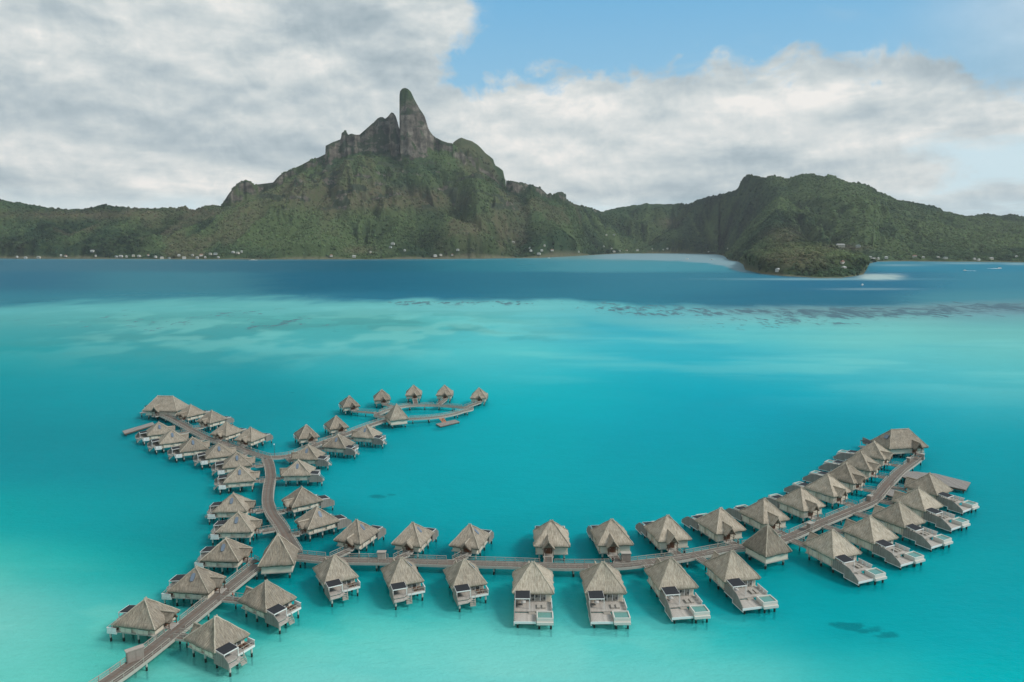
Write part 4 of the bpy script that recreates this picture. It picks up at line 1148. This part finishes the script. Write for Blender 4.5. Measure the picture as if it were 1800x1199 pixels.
kinds = [('white', 'pale'), ('cream', 'grey'), ('white', 'rusty'), ('grey', 'dark')]
for i, ((u, v), (x, y, z)) in enumerate(zip(HOUSES, hp)):
    k = (0, 0, 1, 0, 2, 0, 1, 3)[i % 8]; s_ = i % 3
    key = (k, s_)
    if key not in hproto:
        hproto[key] = make_house(*HM[k], (7,9.5,13)[s_], (6,7,8)[s_], (2.4,2.8,3.4)[s_]); o = hproto[key]
    else: o = copy_tree(hproto[key])
    o.location = (x, y-6, z+1.5); o.rotation_euler = (0, 0, R_(random.uniform(-35, 35)))
    if u > 1450 and 430 < v < 436: o.scale = (2.1, 1.6, 1.5)
    where = ('by the far left shore' if u < 150 else 'below the low left hills' if u < 330 else 'in the white village left of the mountain' if u < 460 else
             'at the foot of the tall mountain' if u < 720 else 'by the shore right of the mountain' if u < 860 else 'on the slope above the pale shallows' if u < 1050 else
             'along the shore of the far bay' if u < 1300 else 'on the wooded promontory' if u < 1500 and v > 440 else 'in the clearing behind the promontory' if v < 440 else 'along the shore right of the promontory')
    wz = ('small','medium','wide')[s_]
    lab = '%s %s house with %s roof %s' % (wz, kinds[k][0], kinds[k][1], where)
    tag(o, lab, 'house', 'houses '+where)

# ---------------------------------------------------------------- the lagoon
PTS = []
def row(v, *cs):
    for u, r, g_, b_ in cs: PTS.append((u, v, r, g_, b_))
row(448,(1100,120,150,160),(1200,125,150,160))
row(464,(0,72,112,140),(300,75,115,140),(450,55,102,132),(650,35,92,122),(850,55,122,148),(1050,85,145,168),(1200,80,145,170),(1400,70,135,165),(1600,62,130,165),(1780,60,130,165))
row(500,(0,62,108,140),(300,72,125,150),(600,45,98,132),(750,48,105,138),(900,58,115,145),(1200,65,122,152),(1500,58,112,150),(1780,72,132,162))
row(522,(0,66,125,152),(300,70,130,156),(700,55,115,150),(1000,62,120,150),(1400,60,112,145),(1780,85,140,165))
row(545,(0,100,178,180),(300,105,182,182),(600,112,190,190),(900,118,195,195),(1100,105,188,192),(1300,120,180,185),(1500,118,168,172),(1780,120,155,165))
row(562,(0,95,172,172),(300,100,175,172),(600,95,175,172),(900,105,195,195),(1100,95,185,195),(1200,125,192,192),(1500,125,188,185),(1780,115,172,175))
row(585,(0,78,162,165),(300,82,160,162),(600,85,175,176),(900,95,192,196),(1030,72,180,195),(1300,112,200,200),(1500,122,200,195),(1780,118,190,186))
row(615,(0,55,160,165),(300,70,162,166),(600,85,178,182),(900,98,200,202),(1150,65,182,196),(1300,85,190,200),(1500,115,200,198),(1780,115,195,192))
row(645,(0,40,157,163),(200,58,158,165),(400,52,154,163),(600,72,174,180),(850,90,195,200),(1000,75,190,200),(1200,52,178,194),(1300,58,180,195),(1450,92,192,200),(1600,100,195,200),(1780,105,195,195))
row(672,(0,28,152,161),(200,36,154,163),(450,32,151,162),(650,48,170,177),(800,60,184,190),(1000,45,180,190),(1200,32,173,189),(1400,52,179,193),(1600,84,186,194),(1780,93,188,192))
row(700,(0,18,148,158),(200,22,152,162),(450,16,148,160),(650,32,168,175),(800,38,175,185),(950,35,178,188),(1100,20,168,183),(1300,15,163,183),(1550,40,168,184),(1780,72,178,188))
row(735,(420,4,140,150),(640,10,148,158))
row(950,(350,0,138,144),(560,0,138,146),(800,0,150,160),(1100,0,152,162))  # between hut rows: deeper water, with the huts' shadow painted in
row(760,(0,6,142,152),(250,5,142,152),(600,5,155,165),(900,5,168,178),(1200,0,160,175),(1500,5,152,168),(1780,30,160,172))
row(820,(0,5,145,155),(200,0,145,155),(700,0,160,170),(900,0,165,175),(1200,0,160,172),(1500,0,148,160),(1780,10,155,166))
row(900,(0,28,163,163),(150,8,158,163),(300,0,152,158),(800,0,163,172),(1200,0,163,172),(1600,0,148,158),(1780,3,152,162))
row(1000,(0,78,188,178),(150,42,175,172),(300,10,155,155),(500,0,136,144),(700,0,136,144),(900,0,146,153),(1250,0,150,156),(1550,0,162,168),(1780,0,158,166))  # darker middle points include hut shadow as well as depth
row(1060,(0,125,202,188),(180,82,190,180),(400,25,158,158),(600,35,172,168),(760,55,188,182),(880,20,165,165),(1000,60,188,184),(1150,25,175,175),(1300,0,160,164),(1500,0,162,166),(1780,0,162,168))
row(1120,(0,118,204,188),(200,88,190,175),(450,60,180,170),(600,92,203,188),(850,108,209,195),(1050,98,204,194),(1250,65,192,184),(1450,18,168,170),(1780,8,168,173))
row(1190,(0,110,204,186),(300,92,195,180),(600,116,208,195),(900,122,213,200),(1100,118,209,196),(1300,108,205,194),(1500,60,185,180),(1780,28,178,178))
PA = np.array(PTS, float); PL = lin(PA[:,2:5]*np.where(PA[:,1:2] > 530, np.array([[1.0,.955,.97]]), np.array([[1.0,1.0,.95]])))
PL[:,0] = np.clip(PL[:,0]-.024, 0, 1)
PL[PA[:,1] > 1040, 2] *= 1.05
tw = np.concatenate([[-4,-2.2,-1.3,-.95], np.linspace(-.8,.8,520), [.95,1.3,2.2,4]])
vr = np.concatenate([np.linspace(1330,1210,12), np.arange(1208,560,-2.2), np.arange(560,440,-.5), np.arange(440,427,-1.5)])
yr = np.array([un(900, v, 0)[1] for v in vr]); yr = np.concatenate([[-800,20.0], yr, [16000, 30000.0]])
TW, YW = np.meshgrid(tw, yr); XW = TW*np.maximum(YW, 60)
VW = np.repeat(np.concatenate([[1400,1360], vr, [424,421]])[:,None], len(tw), 1)
UW = 900+TW*F/(cp+CAMH*sp/np.maximum(YW,60))
UWc = np.clip(UW, -60, 1860)
wn = (fbm(XW/60, YW/60, 4, 3)-.5)
Uq = UWc+wn*70; Vq = VW
e_ = interp([(-60,535),(100,533),(300,530),(500,527.5),(700,526.5),(900,527),(1000,531),(1100,537),(1200,540.5),(1350,543),(1500,543),(1650,539),(1800,533),(1900,530)], UWc)+(fbm(XW/130, YW/130, 4, 8)-.5)*10
e_ = e_+(fbm(XW/25, YW/90, 3, 9)-.5)*3
def rbf(sel, U_, V_):
    num = np.zeros(U_.shape+(3,)); den = np.zeros(U_.shape)
    for (u, v, *_r), c in zip(PA[sel], PL[sel]):
        sv = 7 if v < 480 else 12 if v < 570 else 19 if v < 600 else 25 if v < 660 else 30 if v < 690 else 45
        w = np.exp(-((U_-u)/130)**2-((V_-v)/sv)**2)+1e-7/(1+((U_-u)/130)**2+((V_-v)/sv)**2)
        num += w[...,None]*c; den += w
    return num/den[...,None]
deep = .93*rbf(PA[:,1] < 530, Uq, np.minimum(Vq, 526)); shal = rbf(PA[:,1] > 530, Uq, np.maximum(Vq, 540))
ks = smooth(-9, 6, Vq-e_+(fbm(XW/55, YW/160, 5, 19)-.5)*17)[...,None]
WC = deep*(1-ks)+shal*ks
# pale shallows in the far bay, off the shores and around the point
def paint(c, w):
    global WC
    WC = WC*(1-w[...,None])+lin(c)*w[...,None]
bay = smooth(1010,1090,UWc)*(1-smooth(1300,1330,UWc))
bay_v = interp([(1000,452),(1060,455),(1150,456.5),(1200,458),(1240,461),(1270,466),(1290,473),(1312,479),(1330,482)], UWc)
paint((130,158,168), smooth(-2.5,1.0,bay_v+wn*4-VW)*bay*.95)
sh_v = interp(SHORE, UWc)
paint((115,150,155), .75*smooth(3.2, 1.0, VW-sh_v)*(VW > sh_v-3)*(1-bay)*(.5+wn))
pt_ = np.exp(-(((UWc-1548)/36)**2)**1.5-(((VW-486.5)/5.0)**2)**1.5)
paint((172,190,190), np.clip(pt_*1.3*(.55+1.6*(fbm(XW/22, YW/60, 4, 41)-.2)), 0, .92))
paint((150,185,190), .7*np.exp(-((UWc-1440)/140)**2-((VW-490.5)/1.6)**2))
paint((150,175,180), .6*np.exp(-((UWc-1530)/70)**2-((VW-508)/1.5)**2)+.5*np.exp(-((UWc-1580)/50)**2-((VW-466)/1.8)**2)+.5*np.exp(-((UWc-1700)/60)**2-((VW-463)/1.5)**2)+.6*np.exp(-((UWc-1790)/25)**2-((VW-464)/1.8)**2))
# rippled sand lines and deeper channel
paint((30,165,185), .5*np.exp(-((VW-(565+(UWc-1010)*.165))/9)**2)*smooth(990,1040,UWc)*(1-smooth(1230,1330,UWc)))
# reef heads: a band at the drop-off and smudges in the lagoon
reef = .60*np.exp(-np.abs((VW-(e_+8))/12)**4)*smooth(880,1120,UWc)
reef = np.maximum(reef, .68*np.exp(-np.abs((VW-(e_+8))/15)**4)*smooth(1250,1500,UWc))
reef = np.maximum(reef, .60*np.exp(-((VW-(e_+7))/6)**2)*smooth(600,720,UWc)*(1-smooth(900,1000,UWc)))
reef = np.maximum(reef, .52*np.exp(-((UWc-1380)/240)**2-((VW-566)/14)**2))
reef = np.maximum(reef, .34*np.exp(-((UWc-350)/420)**2-((VW-565)/30)**2))
paint((112,148,155), .75*np.exp(-np.abs((VW-(e_+3))/10)**3)*smooth(1100,1500,UWc)*(.4+1.2*fbm(XW/50, YW/200, 3, 23)))
flat = np.exp(-((UWc-430)/430)**2-((VW-588)/42)**2)+.8*np.exp(-((UWc-780)/170)**2-((VW-585)/30)**2)
mo = smooth(.47,.62, fbm(XW/75+wn*2, YW/60, 5, 29))
paint((72,148,150), np.clip(flat*mo*.62, 0, .62))
lo_ = smooth(.5,.66, fbm(XW/50, YW/70, 4, 31))
paint((135,205,200), np.clip(flat*lo_*.4, 0, .4))
mid_r = smooth(820, 980, UWc)*np.exp(-((VW-(600+(UWc-900)*.045))/52)**2)
paint((128,204,204), np.clip(mid_r*smooth(.48,.68, fbm((XW+YW*.35)/120, YW/38, 4, 43))*.4, 0, .4))
paint((40,165,182), np.clip(mid_r*smooth(.52,.7, fbm((XW+YW*.35)/150, YW/42, 4, 47))*.35, 0, .35))
pale = smooth(1030,1130,VW)*(1-smooth(1150,1420,UWc))+smooth(960,1080,VW)*(1-smooth(60,300,UWc))
paint((140,214,200), np.clip(pale*smooth(.40,.68, fbm(XW/26, YW/12+XW/60, 4, 53))*.3, 0, .3))
WC = WC*(1+.16*(fbm(XW/28, YW/28, 5, 37)-.5)[...,None]*smooth(.05,.25,WC[...,:1])*(VW > 620)[...,None])
spot = np.zeros_like(VW)
for u, v, su, sv, k in ((290,625,45,14,.3),(370,663,20,12,.35),(380,645,60,6,.3),(590,582,30,4,.4),(700,620,60,4,.3),(610,600,16,3,.3),(735,560,30,3,.35),(655,622,30,3,.3),(1470,1098,28,7,1.1),(1500,1101,26,9,1.2),(1530,1108,30,7,1.1),(1562,1116,26,7,1.2),(660,872,22,5,.8),(690,870,14,3,.8),(800,884,12,5,.35),(515,690,8,2,.6),(345,683,25,12,.35),(370,672,30,10,.3),(1120,805,40,5,.15),(920,708,60,4,.35),(985,700,30,3,.3),(1480,690,30,4,.3),(955,1103,10,4,.3),(880,1110,10,6,.3),(1345,1035,20,5,.25)):
    spot = np.maximum(spot, k*np.exp(-((UWc-u)/su)**2-((VW-v)/sv)**2))
WGAIN = 1.18
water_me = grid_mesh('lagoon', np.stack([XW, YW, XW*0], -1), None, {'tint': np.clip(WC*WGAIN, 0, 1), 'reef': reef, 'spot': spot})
m, t = material('lagoon_water')
g = t.n('ShaderNodeNewGeometry').outputs['Position']
tint = t.n('ShaderNodeAttribute', attribute_name='tint').outputs['Color']
rf_ = t.n('ShaderNodeAttribute', attribute_name='reef').outputs['Fac']; spt = t.n('ShaderNodeAttribute', attribute_name='spot').outputs['Fac']
rn1 = t.noise(t.scale(g, .055, .05, 1), 1.0, 6, .62, .3); rn2 = t.noise(t.scale(g, .02, .012, 1), 1.0, 5, .6)
rn3 = t.noise(t.scale(g, .10, .035, 1), 1.0, 6, .75, .3)
rm = t.m('MULTIPLY', t.mapr(rf_, .10, .28), 1.0)
rm = t.m('MULTIPLY', rm, t.mapr(t.m('ADD', t.m('MULTIPLY', t.m('SUBTRACT', t.m('ADD', t.m('MULTIPLY', rn3, .65), t.m('MULTIPLY', rn2, .35)), .5), 4.6), rf_), .50, .80))
col = t.mix(t.m('MULTIPLY', rm, .95), tint, (*L3(88,120,135), 1))
sm_ = t.mapr(t.m('ADD', t.m('MULTIPLY', t.m('SUBTRACT', t.noise(t.scale(g, .16, .2, 1), 1, 5, .65), .5), 2.2), spt), .40, .95, 0, .62)
sm_ = t.m('MULTIPLY', sm_, t.mapr(spt, .04, .16))
col = t.mix(sm_, col, (*L3(0,100,112), 1))
big = t.noise(t.scale(g, .012, .018, 1), 1, 4, .55); mid = t.noise(t.scale(g, .09, .16, 1), 1, 4, .6)
rip = t.noise(t.scale(g, .5, 1.5, 1), 1, 4, .65, .6); rip2 = t.noise(t.scale(g, .12, .5, 1), 1, 5, .6, .4)
k = t.m('ADD', .77, t.m('ADD', t.m('MULTIPLY', big, .14), t.m('ADD', t.m('MULTIPLY', mid, .08), t.m('ADD', t.m('MULTIPLY', rip, .14), t.m('MULTIPLY', rip2, .12))))); kk = t.n('ShaderNodeCombineXYZ', {0: k, 1: k, 2: k}).outputs[0]
col = t.vm('MULTIPLY', col, kk)
w1 = t.noise(t.scale(g, .35, .75, 1), 1, 3, .6, .4); w2 = t.noise(t.scale(g, 1.3, 2.4, 1), 1, 3, .55); w3 = t.noise(t.scale(g, .05, .11, 1), 1, 3, .6)
hh = t.m('ADD', t.m('MULTIPLY', w1, .7), t.m('ADD', t.m('MULTIPLY', w2, .34), t.m('MULTIPLY', w3, 1.0)))
bp = t.n('ShaderNodeBump', {'Strength': 1.0, 'Distance': .5, 'Height': hh})
dif = t.n('ShaderNodeBsdfDiffuse', {'Color': t.vm('MULTIPLY', col, (.98,.98,.98)), 'Normal': bp.outputs[0]})
sq = t.n('ShaderNodeSeparateColor', {0: t.vm('MULTIPLY', col, (1.6,1.6,1.6))})
tc = t.n('ShaderNodeCombineColor', {0: t.m('MINIMUM', t.m('SQRT', sq.outputs[0]), 1.0), 1: t.m('MINIMUM', t.m('SQRT', sq.outputs[1]), 1.0), 2: t.m('MINIMUM', t.m('SQRT', sq.outputs[2]), 1.0)})
tr = t.n('ShaderNodeBsdfTransparent', {0: tc.outputs[0]})
body = t.n('ShaderNodeMixShader', {0: .5, 1: dif.outputs[0], 2: tr.outputs[0]})
gl = t.n('ShaderNodeBsdfGlossy', {'Roughness': .22, 'Normal': bp.outputs[0], 'Color': (.9,.9,.9,1)})
fz = t.n('ShaderNodeFresnel', {'IOR': 1.2, 'Normal': bp.outputs[0]})
ff = t.m('MINIMUM', t.m('MULTIPLY', fz.outputs[0], .22), .035)
fin = t.n('ShaderNodeMixShader', {0: ff, 1: body.outputs[0], 2: gl.outputs[0]})
t.n('ShaderNodeOutputMaterial', {0: fin.outputs[0]})
lag = link('lagoon', water_me, m); tag(lag, kind='structure')
# sand bed under it
xs_ = np.concatenate([[-20000,-3000], np.linspace(-420,420,211), [3000,20000]]); ys_ = np.concatenate([[-800], np.linspace(20,620,151), [3000,30000.]])
XB, YB = np.meshgrid(xs_, ys_)
me = grid_mesh('seabed', np.stack([XB, YB, -1.75+(fbm(XB/30, YB/30, 3, 5)-.5)*.5], -1))
m, t = material('sand_bed'); g = t.n('ShaderNodeNewGeometry').outputs['Position']; n = t.noise(g, .08, 5, .6)
finish(t, t.mix(n, (.56,.54,.48,1), (.66,.64,.58,1)), .9, n, .2, .3, .1)
sb = link('seabed', me, m); tag(sb, kind='structure')

# ---------------------------------------------------------------- boats
def boat(u, v, L, rz, lab, wake=0, cabin=True):
    x, y = un(u, v, 0); t_ = empty('boat', (x, y, 0), R_(rz)); tag(t_, lab, 'boat')
    mb = MB(); n = 8; sec = []
    for i in range(n+1):
        s_ = i/n; w = L*.14*(1-max(0, (s_-.45)/.55)**2.2)+.02; xx = (s_-.5)*L; zt = .9+.5*s_**2
        sec.append([(xx,-w,zt),(xx,-w*.8,-.2),(xx,0,-.5+.4*max(0,s_-.8)*3),(xx,w*.8,-.2),(xx,w,zt)])
    vs = [p for s_ in sec for p in s_]; fs = []
    for i in range(n):
        for j in range(4): a_ = i*5+j; fs.append((a_, a_+1, a_+6, a_+5))
        fs.append((i*5+4, i*5, i*5+5, i*5+9))
    fs.append((0,4,3,2,1)); fs.append((n*5,n*5+1,n*5+2,n*5+3,n*5+4))
    mb.add(vs, fs, smooth=False).build('hull', M['white_paint'], t_)
    if cabin:
        w = L*.09
        c = MB(); c.add([(-L*.2,-w,1.0),(L*.18,-w,1.0),(L*.18,w,1.0),(-L*.2,w,1.0),(-L*.2,-w,2.6),(L*.08,-w,2.6),(L*.08,w,2.6),(-L*.2,w,2.6)],
              [(0,3,2,1),(4,5,6,7),(0,1,5,4),(1,2,6,5),(2,3,7,6),(3,0,4,7)]); c.build('cabin', M['white_paint'], t_)
        MB().box(-L*.15,L*.05,-w-.03,-w-.005,1.6,2.2).build('cabin_window', M['glass'], t_)
    if wake:
        f = MB(); ns = 14; vs = []; fs = []
        for i in range(ns+1):
            s_ = i/ns; xx = L*.25-wake*s_; w = L*.16+wake*.2*s_**.8
            for j in range(5):
                jj_ = (j-2)/2; vs.append((xx+random.uniform(-.5,.5), w*jj_+random.uniform(-.4,.4), .06+.5*random.random()*(1-s_)*(abs(jj_) > .4)))
        for i in range(ns):
            for j in range(4):
                if 1 <= j <= 2 and i > 5 and random.random() < .7: continue
                a_ = i*5+j; fs.append((a_, a_+1, a_+6, a_+5))
        f.add(vs, fs, smooth=True); o = f.build('wake_foam', M['foam'], t_)
boat(1757,472,13,10,'white speedboat throwing up a broad white wake off the right hand shore',34)
boat(1696,476,8,165,'small dark looking motor boat trailing a thin wake left of the speedboat',26)
boat(1208,455.5,14,15,'white yacht anchored in the far bay, the left of two',0)
boat(1251,456.5,15,-10,'white yacht anchored in the far bay, the right of two',0)
boat(445,457.5,30,5,'long white ferry moored at the village below the mountain',0)
boat(1516,501.5,7,40,'tiny white boat on the blue water in front of the sandy point',0)
boat(965,454,11,0,'white boat moored at the shallows right of the tall mountain',0)

# ---------------------------------------------------------------- sky
SUN_EL, SUN_AZ = 43.0, 106.0      # azimuth clockwise from the view direction
w = bpy.data.worlds.new('World'); sc.world = w; w.use_nodes = True; t = NT(w.node_tree)
gd = t.n('ShaderNodeTexCoord').outputs['Generated']
nrm = t.vm('NORMALIZE', gd); sx3 = t.n('ShaderNodeSeparateXYZ', {0: nrm}); X, Y, Z = sx3.outputs[0], sx3.outputs[1], sx3.outputs[2]
az = t.m('ARCTAN2', X, Y); el = t.m('ARCSINE', Z)
sky = t.n('ShaderNodeTexSky', sky_type='NISHITA', sun_disc=False, sun_elevation=R_(SUN_EL), sun_rotation=R_(SUN_AZ), altitude=50, air_density=1.0, dust_density=.6, ozone_density=1.6)
# cloud sheet seen in perspective: coordinates stretch towards the horizon
den_ = t.m('ADD', t.m('MAXIMUM', Z, 0.0), .07)
cxx = t.m('DIVIDE', X, den_); cyy = t.m('DIVIDE', Y, den_)
cv = t.n('ShaderNodeCombineXYZ', {0: cxx, 1: cyy, 2: 0.0}).outputs[0]
av = t.n('ShaderNodeCombineXYZ', {0: az, 1: el, 2: 0.0}).outputs[0]
n_big = t.noise(t.scale(av, 3.2, 6.5, 1), 1.0, 8, .56, .25)
n_sheet = t.noise(t.vm('ADD', t.scale(cv, .9, .9, 1), (3.1, 7.7, 0.)), 1.0, 7, .58, .4)
n_puff = t.noise(t.vm('ADD', t.scale(av, 13, 15, 1), (4.2, 1.3, 0.)), 1.0, 10, .60, .3)
n_mid = t.noise(t.vm('ADD', t.scale(av, 8, 15, 1), (1.7, 9.1, 0.)), 1.0, 9, .6, .1)
n_fine = t.noise(t.scale(av, 5, 26, 1), 1.0, 6, .6, .3)
wob = t.m('ADD', t.m('MULTIPLY', t.m('SUBTRACT', n_puff, .5), .16), t.m('MULTIPLY', t.m('SUBTRACT', n_big, .5), .06))
# blue opening: right of the mountain, above the cumulus tops
el_edge = t.m('ADD', .200, t.m('MULTIPLY', t.m('ABSOLUTE', t.m('SUBTRACT', az, .22)), -.02))
el_edge = t.m('SUBTRACT', el_edge, t.m('MULTIPLY', t.mapr(az, .45, .65), .045))
m_up = t.mapr(t.m('ADD', t.m('SUBTRACT', el, el_edge), wob), -.010, .020)
m_rt = t.mapr(t.m('ADD', t.m('ADD', az, t.m('MULTIPLY', t.m('SUBTRACT', el, .25), -.35)), t.m('MULTIPLY', wob, 1.2)), -.075, -.035)
blue = t.m('MULTIPLY', m_up, m_rt)
wisp = t.mapr(t.m('ADD', n_sheet, t.m('MULTIPLY', t.m('SUBTRACT', el, .27), 1.2)), .50, .80, 0, .5)
veil = t.m('MULTIPLY', t.mapr(az, .42, .62), t.m('ADD', .25, t.m('MULTIPLY', n_big, .5)))
blue = t.m('MULTIPLY', blue, t.m('SUBTRACT', 1.0, t.m('MAXIMUM', wisp, t.m('MULTIPLY', veil, .8))))
# pale gap low on the right and thin gaps by the horizon
g_r = t.m('MULTIPLY', t.mapr(t.m('ADD', az, t.m('MULTIPLY', wob, 1.4)), .47, .53), t.mapr(t.m('ABSOLUTE', t.m('SUBTRACT', t.m('ADD', el, t.m('MULTIPLY', t.m('SUBTRACT', n_fine, .5), .06)), .080)), .018, .036, 1, 0))
lowgap = t.m('MULTIPLY', t.mapr(el, .035, .06, 1, 0), t.mapr(n_fine, .45, .6, .3, .8))
gap = t.m('MAXIMUM', g_r, lowgap)
cov_all = t.mapr(n_sheet, .30, .42)          # elsewhere mostly closed
# cloud shading
def cen(n, k): return t.m('MULTIPLY', t.m('SUBTRACT', n, .5), k)
n_lump = t.noise(t.vm('ADD', t.scale(av, 4.2, 11, 1), (8.3, 2.2, 0.)), 1.0, 12, .55, .15)
n_sm = t.noise(t.vm('ADD', t.scale(av, 26, 42, 1), (2.3, 5.2, 0.)), 1.0, 6, .6, .1)
def puff(sx, sy, off, oct_, rough, dist, up):
    return t.noise(t.vm('ADD', t.scale(t.vm('ADD', av, (up*.4, up, 0.)), sx, sy, 1), off), 1.0, oct_, rough, dist)
r1 = t.m('SUBTRACT', n_lump, puff(4.2, 11, (8.3, 2.2, 0.), 12, .55, .15, .020))
r2 = t.m('SUBTRACT', n_puff, puff(13, 15, (4.2, 1.3, 0.), 10, .60, .3, .011))
lump = t.mapr(n_lump, .34, .62)
br = t.m('ADD', .30, t.m('ADD', t.m('MULTIPLY', lump, .38), t.m('ADD', t.m('MULTIPLY', r1, 1.2), t.m('ADD', t.m('MULTIPLY', r2, 1.05), t.m('ADD', cen(n_mid, .25), t.m('ADD', t.m('MULTIPLY', cen(n_fine, 1.1), t.mapr(el, .02, .2, 1, .35)), cen(n_sm, .2)))))))
top_glow = t.m('MULTIPLY', t.mapr(t.m('ABSOLUTE', t.m('SUBTRACT', t.m('SUBTRACT', el, el_edge), -.028)), .0, .035, .16, 0), t.mapr(az, -.12, 0.0))
br = t.m('ADD', br, top_glow)
dk = t.m('MULTIPLY', t.mapr(t.vm('LENGTH', t.vm('SUBTRACT', t.scale(av, 1, 2.2, 1), (-.21, .235*2.2, 0.0))), .03, .16, .13, 0), 1.0)
dist_n = t.n('ShaderNodeVectorMath', operation='LENGTH'); t.set(dist_n, 0, t.vm('SUBTRACT', t.scale(av, 1, 2.2, 1), (-.21, .235*2.2, 0.0)))
dk = t.mapr(dist_n.outputs['Value'], .02, .16, .16, 0)
br = t.m('SUBTRACT', br, dk)
cl_c = t.ramp(t.mapr(br, .0, .95, 0, 1, False), (0.0, L3(152,168,176)), (.3, L3(176,188,193)), (.55, L3(196,204,205)), (.8, L3(216,219,217)), (1.0, L3(236,233,228)))
skyc = t.vm('MULTIPLY', sky.outputs[0], (.115*.9,.115*.98,.115*1.0))
skyb = t.mix(t.mapr(el, .0, .33, .0, 1.0, False), (*L3(168,206,222), 1), (*L3(98,170,214), 1))
skyb = t.mix(.9, skyc, skyb)
gapc = t.mix(.95, skyc, (*L3(200,222,230), 1))
c_ = t.mix(t.m('MULTIPLY', gap, .95), cl_c, gapc)
c_ = t.mix(blue, c_, skyb)
CLOUDK = 11.2
bgc = t.vm('MULTIPLY', c_, (CLOUDK, CLOUDK, CLOUDK))
bg = t.n('ShaderNodeBackground', {'Color': bgc, 'Strength': .1})
t.n('ShaderNodeOutputWorld', {'Surface': bg.outputs[0]})
sun = bpy.data.lights.new('sun', 'SUN'); sun.energy = 2.9; sun.angle = R_(14); sun.color = (1.0, .95, .87)
so = bpy.data.objects.new('sun', sun); COL.objects.link(so)
a_ = R_(SUN_AZ); e_s = R_(SUN_EL); dvec = Vector((math.sin(a_)*math.cos(e_s), math.cos(a_)*math.cos(e_s), math.sin(e_s)))
so.rotation_euler = dvec.to_track_quat('Z', 'Y').to_euler(); so.location = (0, 0, 900)

# ---------------------------------------------------------------- haze
HAZE = True
if HAZE:
    hz = MB().box(-4200, 4200, -900, 5200, -6, 900).build('haze', None)
    tag(hz, kind='stuff'); hz['label'] = 'thin sea haze over the whole lagoon'; hz['category'] = 'haze'
    m, t = material('haze_air')
    pv_ = t.n('ShaderNodeVolumePrincipled'); pv_.inputs['Color'].default_value = (.86,.93,1,1); pv_.inputs['Density'].default_value = 3.4e-5; pv_.inputs['Anisotropy'].default_value = .2
    t.n('ShaderNodeOutputMaterial', {'Volume': pv_.outputs[0]}); hz.data.materials.append(m)

sc.view_settings.view_transform = 'Standard'; sc.view_settings.look = 'None'; sc.view_settings.exposure = 0.0; sc.view_settings.gamma = 1.0
sc.render.engine = 'CYCLES'
sc.cycles.max_bounces = 6; sc.cycles.transparent_max_bounces = 12; sc.cycles.volume_bounces = 0; sc.cycles.diffuse_bounces = 3
sc.cycles.use_denoising = True; sc.cycles.caustics_reflective = False; sc.cycles.caustics_refractive = False
